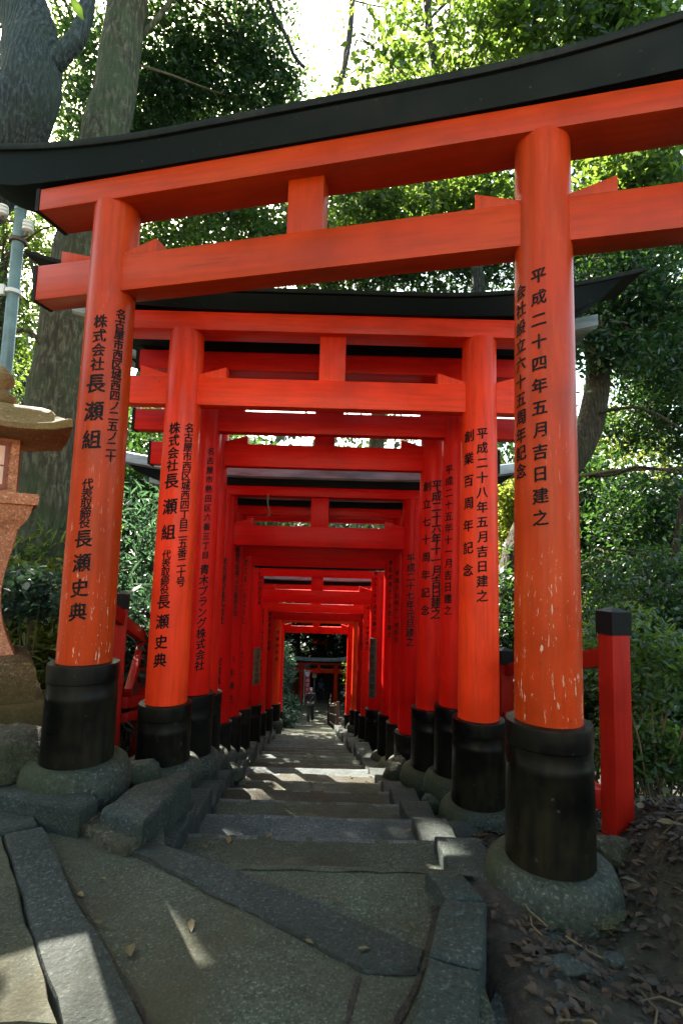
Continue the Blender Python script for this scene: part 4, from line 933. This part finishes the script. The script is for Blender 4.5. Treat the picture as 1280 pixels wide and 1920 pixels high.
for k in range(4):
    R = Matrix.Rotation(k * math.pi / 2, 3, 'Z'); zc = (zb + zt) / 2; hh = (zt - zb) * .36
    m = MB()
    for sx in (-1, 1): m.box(R @ Vector((sx * .075, -.150, 0)) + Vector((0, 0, zc)), (.011, .009, hh), R)
    for sz in (-1, 1): m.box(R @ Vector((0, -.150, 0)) + Vector((0, 0, zc + sz * (hh + .006))), (.0865, .0095, .014), R)
    wf = m.build("window_frame", M_WFRM, box, smooth=0)
    m = MB().box(R @ Vector((0, -.1475, 0)) + Vector((0, 0, zc)), (.065, .004, hh - .01), R); m.build("window_pane", M_PAPER, box, smooth=0)
    m = MB().box(R @ Vector((0, -.153, 0)) + Vector((0, 0, zc - .005)), (.0638, .0025, .005), R); m.box(R @ Vector((.0, -.1534, 0)) + Vector((0, 0, zc)), (.004, .0023, hh - .011), R)
    m.build("window_bar", M_WFRM, box, smooth=0)
ze = lz(822); rz_ = [(.24, ze - .012, 0), (.46, ze + .005, .05), (.475, ze + .012, .06), (.475, ze + .044, .07), (.462, ze + .052, .075), (.425, ze + .068, .055), (.375, ze + .112, .035), (.335, ze + .170, .015), (.28, ze + .200, .005), (.18, ze + .218, 0), (.055, ze + .228, 0)]
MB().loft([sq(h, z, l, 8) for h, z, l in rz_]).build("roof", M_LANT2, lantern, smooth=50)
zf = ze + .232
MB().lathe((0, 0, 0), [(.055, zf - .01), (.085, zf), (.105, zf + .03), (.11, zf + .06), (.085, zf + .085), (.05, zf + .10), (.045, zf + .115), (.075, zf + .14), (.088, zf + .18), (.08, zf + .215), (.055, zf + .245), (.02, zf + .275), (.002, zf + .285)], 28).build("finial", M_LANT2, lantern, smooth=70)
LSC = 1.16; lantern.location = EYE + (Lb - EYE) * LSC; lantern.scale = (LSC, LSC, LSC)   # its true distance
# carved, inked characters on the shaft's right hand face
m = MB()
for i, chx in enumerate("奉納"):
    vs_, fs_ = glyph(chx, 0); s_ = .10; pts = []
    zc = lz(1050) - i * .19
    for x, y, _ in vs_:
        zz = zc + y * s_; t = max(0, min(1, (zz - lz(1222)) / (lz(985) - lz(1222))))
        hw = .89 * (.25 - (.095 * math.sin(math.pi * min(1, (1 - (1 - t) ** 1.25) * 1.02))) - .05 * t)
        pts.append((hw * (1 - .05 * 0) + .004, x * s_, zz))
    pts = [(y_, -x_, z_) for x_, y_, z_ in pts]; m.add(pts, fs_)
m.build("inscription", M_INK, shaft, smooth=0)

# ------------------------------------------------------------------ utility pole
pb = Vector(P(-14, 900, 5.0)); pt = Vector(P(40, 392, 5.0)); pole = empty("utility_pole", (pt.x, pt.y, H(pt.x, pt.y))); tag(pole, "blue grey utility pole with white insulators left of the front gate", "utility pole")
po = Vector(pole.location); M_POLE = m_plain("pole_paint", (.12, .19, .20), .45, .2, .3, 6)
MB().lathe((0, 0, 0), [(.064, -.3), (.052, pt.z - po.z - .03), (.056, pt.z - po.z - .03), (.056, pt.z - po.z), (.01, pt.z - po.z + .012)], 24).build("pole", M_POLE, pole, smooth=40)
M_PORC = m_plain("porcelain", (.72, .72, .70), .2, vary=.05); M_IRON = m_plain("iron", (.10, .075, .06), .6, .5)
for sx, py in ((-.15, 400), (.11, 428)):
    z = P(40, py, 5).z - po.z; ins = MB().lathe((sx, -.04, z), [(.02, -.06), (.05, -.05), (.05, -.03), (.03, -.022), (.05, -.015), (.05, .01), (.03, .018), (.048, .026), (.045, .045), (.015, .055)], 20).build("insulator", M_PORC, pole, smooth=40)
    MB().tube([(sx, -.04, z - .10), (sx, -.04, z - .05)], .012).tube([(0, 0, z - .10), (sx, -.04, z - .10)], .012).build("bracket", M_IRON, ins)
zc = P(25, 452, 5).z - po.z
MB().lathe((0, 0, zc), [(.07, -.02), (.078, -.018), (.078, .018), (.07, .02)], 24).build("band", M_IRON, pole)
zc = P(8, 548, 5).z - po.z; MB().lathe((0, 0, zc), [(.07, -.02), (.076, -.018), (.076, .018), (.07, .02)], 24).box((-.08, -.05, zc), (.03, .02, .05)).build("clamp", M_PORC, pole)

# dead twig caught on the fifth gate's lintel
tp = [P(503, 928, 5.84), P(502, 940, 5.82), P(504, 955, 5.8), P(506, 963, 5.8), P(501, 969, 5.79)]
o = MB().tube(wig(tp, .004, 3, 4), taper(17, .012, .006), 7).build("twig", M_TWIG, None); tag(o, "short pale dead twig hanging from the fifth gate's lintel", "twig")

# ------------------------------------------------------------------ railings on the far path
M_RAIL = m_plain("rail_wood", (.10, .07, .045), .7, vary=.4)
def railing(label, a, b, off, n=6):
    ys_ = np.linspace(a, b, n); root = empty("railing", (pcen(a) + off, a, prof(a) )); tag(root, label, "railing"); o0 = Vector(root.location)
    P_ = [Vector((pcen(y) + off + .02 * math.sin(y * 3), y, prof(y) - .1)) - o0 for y in ys_]
    for p in P_: MB().tube([p + Vector((0, 0, -.3)), p + Vector((0, 0, 1.05))], .05, 8).build("post", M_RAIL, root)
    for h in (.95, .6, .22): MB().tube([p + Vector((0, 0, h)) for p in P_], .032, 7).build("rail", M_RAIL, root)
    for i in range(n - 1):
        for k in range(1, 6):
            p = P_[i].lerp(P_[i + 1], k / 6); MB().tube([p + Vector((.03, 0, 0)), p + Vector((.03, 0, .92))], .018, 5).build("picket", M_RAIL, root)
railing("wooden railing with close pickets along the right of the far path", 18.3, 34, .85, 7)
railing("dark wooden railing half lost in the bush left of the far path", 18.6, 34, -1.05, 7)

# ------------------------------------------------------------------ people
def skin(name, verts, edges, mat, parent, sub=2):
    me = bpy.data.meshes.new(name); me.from_pydata([v[0] for v in verts], edges, [])
    me.skin_vertices.new() if hasattr(me.skin_vertices, 'new') and not len(me.skin_vertices) else None
    o = bpy.data.objects.new(name, me); COL.objects.link(o); o.parent = parent
    md = o.modifiers.new("skin", 'SKIN'); md.use_smooth_shade = True
    if not len(me.skin_vertices): me.attributes  # layer is made with the modifier
    lay = me.skin_vertices[0].data
    for i, v in enumerate(verts): lay[i].radius = (v[1], v[1] * (v[2] if len(v) > 2 else 1)); lay[i].use_root = (i == 0)
    sd = o.modifiers.new("sub", 'SUBSURF'); sd.levels = sub; sd.render_levels = sub
    me.materials.append(mat); return o
M_SKIN = m_plain("skin", (.52, .30, .21), .5, vary=.08, bmp=0); M_HAIR = m_plain("hair", (.012, .010, .009), .5, bmp=0)
def person(label, loc, rz, ht, top, pants, shoe, stride, hold, bagcol=None, pack=None):
    root = empty("person", loc, rz); tag(root, label, "person"); S = ht
    def V(x, y, z): return (x * S, y * S, z * S)
    B = []; E_ = []
    def add(p, r, par=None, asp=1):
        B.append((V(*p), r * S, asp)); i = len(B) - 1
        if par is not None: E_.append((par, i))
        return i
    pel = add((0, 0, .53), .075); sp = add((0, 0, .63), .07, pel); ch = add((0, .005, .745), .085, sp); nk = add((0, 0, .83), .034, ch); hd = add((0, .012, .872), .046, nk); h2 = add((0, .016, .925), .057, hd); tp_ = add((0, .008, .965), .044, h2)
    nose = add((0, .074, .915), .010, h2)
    J = {}
    for sx in (-1, 1):
        f = stride * sx
        hip = add((sx * .05, 0, .50), .06, pel); kn = add((sx * .052, f * .55 + .02, .28 ), .042, hip); an = add((sx * .05, f - (.03 if f < 0 else 0), .05), .026, kn); to = add((sx * .056, f + .07, .022), .024, an)
        sh = add((sx * .098, 0, .805), .04, ch)
        if hold: el = add((sx * .125, -.01, .66), .03, sh); wr = add((sx * .075, .10, .60), .02, el); ha = add((sx * .06, .125, .595), .018, wr); fd = (0, 1, -.2)
        else: el = add((sx * .128, -.015 - f * .1, .655), .03, sh); wr = add((sx * .13, .03 - f * .25, .52), .02, el); ha = add((sx * .13, .04 - f * .25, .49), .019, wr); fd = (0, .15, -1)
        hp = Vector(B[ha][0]) / S
        for k in range(4):
            l = (.034, .040, .038, .030)[k]; s0 = (k - 1.5) * .009
            a1 = add((hp.x + (0 if not hold else s0), hp.y + (s0 if not hold else fd[1] * l * .6), hp.z + fd[2] * l * .6), .0052, ha); add((hp.x - sx * .006, hp.y + (s0 if not hold else fd[1] * l), hp.z + fd[2] * l), .0045, a1)
        add((hp.x - sx * .018, hp.y + .012, hp.z - .006), .0055, ha)
        J[sx] = (hip, kn, an, to, sh, el, wr)
    body = skin("body", B, E_, M_SKIN, root)
    g = lambda i, dr, asp=1: (B[i][0], B[i][1] + dr * S, asp)
    jv = [(V(0, 0, .495), .088 * S), g(sp, .020), g(ch, .018), (V(0, 0, .815), .045 * S)]; je = [(0, 1), (1, 2), (2, 3)]
    for sx in (-1, 1): jv.append((V(sx * .05, 0, .475), .076 * S)); je.append((0, len(jv) - 1))
    for sx in (-1, 1):
        b = len(jv); jv += [g(J[sx][4], .014), g(J[sx][5], .012), (tuple(Vector(B[J[sx][5]][0]).lerp(Vector(B[J[sx][6]][0]), .9)), .03 * S)]; je += [(2, b), (b, b + 1), (b + 1, b + 2)]
    skin("jacket", jv, je, top, root)
    tv = [(V(0, 0, .55), .074 * S)]; te = []
    for sx in (-1, 1):
        b = len(tv); tv += [g(J[sx][0], .010), g(J[sx][1], .012), (tuple(Vector(B[J[sx][1]][0]).lerp(Vector(B[J[sx][2]][0]), 1.02)), .036 * S)]; te += [(0, b), (b, b + 1), (b + 1, b + 2)]
    skin("trousers", tv, te, pants, root)
    for sx in (-1, 1):
        a, t = Vector(B[J[sx][2]][0]), Vector(B[J[sx][3]][0]); heel = a + Vector((0, -.03 * S, -.025 * S))
        skin("shoe", [(tuple(heel), .026 * S), (tuple(a + Vector((0, .02 * S, -.02 * S))), .032 * S), (tuple(t), .028 * S)], [(0, 1), (1, 2)], shoe, root)
    hv = [(V(0, .016, .974), .066 * S), (V(0, -.022, .925), .066 * S), (V(0, -.034, .87), .056 * S), (V(0, -.036, .815), .040 * S)]
    skin("hair", hv, [(0, 1), (1, 2), (2, 3)], M_HAIR, root)
    for sx in (-1, 1): MB().lathe(V(sx * .022, .068, .93), [(.002 * S, -.006 * S), (.008 * S, 0), (.002 * S, .006 * S)], 8).build("eye", M_HAIR, root)
    if bagcol:
        MB().box(V(.03, .10, .565), (.075 * S, .03 * S, .05 * S)).build("waist_bag", bagcol, root, smooth=40, bevel=.02)
        MB().tube([V(-.09, .03, .80), V(-.02, .105, .70), V(.05, .11, .60)], .010 * S, 6).build("bag_strap", bagcol, root)
    if pack:
        MB().box(V(0, -.125, .70), (.085 * S, .05 * S, .11 * S)).build("backpack", pack, root, smooth=40, bevel=.03)
M_DK = m_plain("cloth_black", (.012, .013, .015), .85, vary=.3); M_DG = m_plain("cloth_grey_green", (.05, .06, .05), .85); M_OL = m_plain("bag_khaki", (.14, .13, .09), .8); M_BL = m_plain("pack_blue", (.02, .05, .08), .7); M_SHOE = m_plain("shoe_pale", (.35, .34, .32), .6)
f1 = Vector(P(581, 1366, 25.5)); f1.z = step_z(f1.y) + .01
person("person in a black jacket walking up toward the gates with a khaki waist bag", f1, math.pi - .02, 1.62, M_DK, M_DG, M_SHOE, .10, True, bagcol=M_OL)
f2 = Vector(P(600, 1322, 39)); f2.z = step_z(f2.y) + .01
person("person seen from behind near the distant torii wearing a dark blue backpack", f2, .05, 1.66, M_DK, M_DK, M_DK, .04, False, pack=M_BL)

# ------------------------------------------------------------------ things at the foot of the slope
M_FLAG = m_plain("banner_red", (.55, .02, .04), .7, vary=.1, bmp=0); M_WHITE = m_plain("banner_white", (.75, .72, .72), .7, vary=.05, bmp=0); M_ROOF = m_plain("roof_blue_grey", (.12, .17, .20), .5, .2, .3, 3); M_DARKW = m_plain("dark_wood", (.022, .017, .014), .8)
fb = Vector(P(569, 1318, 36)); fb.z = prof(36) ; ban = empty("banner", fb, 0); tag(ban, "tall red banner with white characters left of the distant torii's opening", "banner")
zt = P(569, 1259, 36).z - fb.z
MB().tube([(0, 0, -.2), (0, 0, zt + .15)], .02, 8).tube([(-.02, 0, zt + .04), (.40, 0, zt + .04)], .014, 6).build("banner_pole", M_WHITE, ban)
m = MB(); cl = [(.03 + .35 * i / 6, .02 * math.sin(i * 1.1 + j * .5), zt - (zt - .25) * j / 12) for j in range(13) for i in range(7)]
m.add(cl, [(j * 7 + i, j * 7 + i + 1, (j + 1) * 7 + i + 1, (j + 1) * 7 + i) for j in range(12) for i in range(6)]); fl = m.build("flag", M_FLAG, ban, smooth=80)
sm = fl.modifiers.new("thick", 'SOLIDIFY'); sm.thickness = .006
MB().add([(.04, -.03, zt - .02), (.37, -.03, zt - .02), (.30, -.03, zt - .28), (.20, -.03, zt - .36), (.10, -.03, zt - .28)], [(4, 3, 2, 1, 0)]).build("crest_patch", M_WHITE, fl, smooth=0)
m = MB()
for i, chx in enumerate("稲荷大神"):
    vs_, fs_ = glyph(chx, 0); m.add([(.205 + x * .25, -.034, zt - .56 - i * .29 + y * .25) for x, y, _ in vs_], fs_)
m.build("lettering", M_WHITE, fl, smooth=0)
def hall(name, label, c, w, d, h, roofm, wallm, over=.5, rise=.9, beam=True, cat="building"):
    root = empty(name, c); tag(root, label, cat)
    MB().box((0, d / 2 + .1, h / 2), (w / 2, d / 2, h / 2)).build("wall", wallm, root, smooth=0)
    for sx in (-1, -.33, .33, 1): MB().box((sx * (w / 2 - .06), -.25, h / 2), (.07, .07, h / 2)).build("post", VERM[2] if beam else wallm, root, smooth=0)
    MB().box((0, -.25, h - .14), (w / 2 + .1, .08, .12)).build("beam", VERM[2] if beam else wallm, root, smooth=0)
    prof_ = [(-over, 0), (-over, .08), (-over * .3, .22), (d * .25, rise * .7), (d / 2, rise), (d * .75, rise * .7), (d + over * .6, .1), (d + over * .6, 0)]
    MB().loft([[(sx * (w / 2 + over), y - .1, h + z + .06 * abs(sx)) for y, z in prof_] for sx in (-1, 0, 1)]).build("roof", roofm, root, smooth=30)
c = Vector(P(598, 1322, 44)); c.z = prof(44) - .05
hall("shrine_hall", "dark open shrine hall seen through the distant torii", c, 2.9, 3, 2.0, M_DARKW, M_DARKW, over=.2, rise=.5, beam=False)
c = Vector(P(540, 1318, 40.5)); c.z = prof(40.5) - .05
hall("tea_stall", "low stall with blue grey roof left of the distant torii", c, 1.9, 2.4, 2.2, M_ROOF, m_plain("stall_wall", (.16, .04, .02), .8), over=.55, rise=.7, beam=False)
c = Vector(P(600, 1223, 52)); g0 = H(c.x, 52)
sh = empty("hillside_shrine", (c.x, 52, g0)); tag(sh, "small red roofed shrine high in the dark trees above the distant torii", "shrine")
zc = c.z - g0
MB().box((0, .6, zc / 2 - .3), (.7, .7, zc / 2 + .3)).build("plinth", M_ROCK, sh, smooth=0)
MB().box((0, .5, zc + .4), (.42, .4, .42)).build("wall", M_DARKW, sh, smooth=0)
for sx in (-1, 1): MB().box((sx * .47, .05, zc + .4), (.05, .05, .4)).build("post", VERM[2], sh, smooth=0)
MB().loft([[(sx * .75, y, zc + z) for y, z in ((-.35, .80), (-.35, .88), (.5, 1.25), (1.35, .88), (1.35, .80))] for sx in (-1, 1)]).build("roof", VERM[2], sh, smooth=0)
lp = Vector(P(588, 1316, 39.0)); lp.z = prof(39); lan = empty("lantern_post", lp); tag(lan, "thin lantern post with a small red roof inside the distant torii", "lantern post")
z0 = P(588, 1270, 39).z - lp.z
MB().tube([(0, 0, -.2), (0, 0, z0)], .06, 10).build("post", M_ROOF, lan); MB().box((0, 0, z0 + .18), (.15, .15, .18)).build("lantern_box", M_PAPER, lan, smooth=0, bevel=.01)
MB().loft([sq(.47, z0 + .37), sq(.47, z0 + .41), sq(.25, z0 + .50), sq(.04, z0 + .60)]).build("roof", VERM[2], lan, smooth=30)
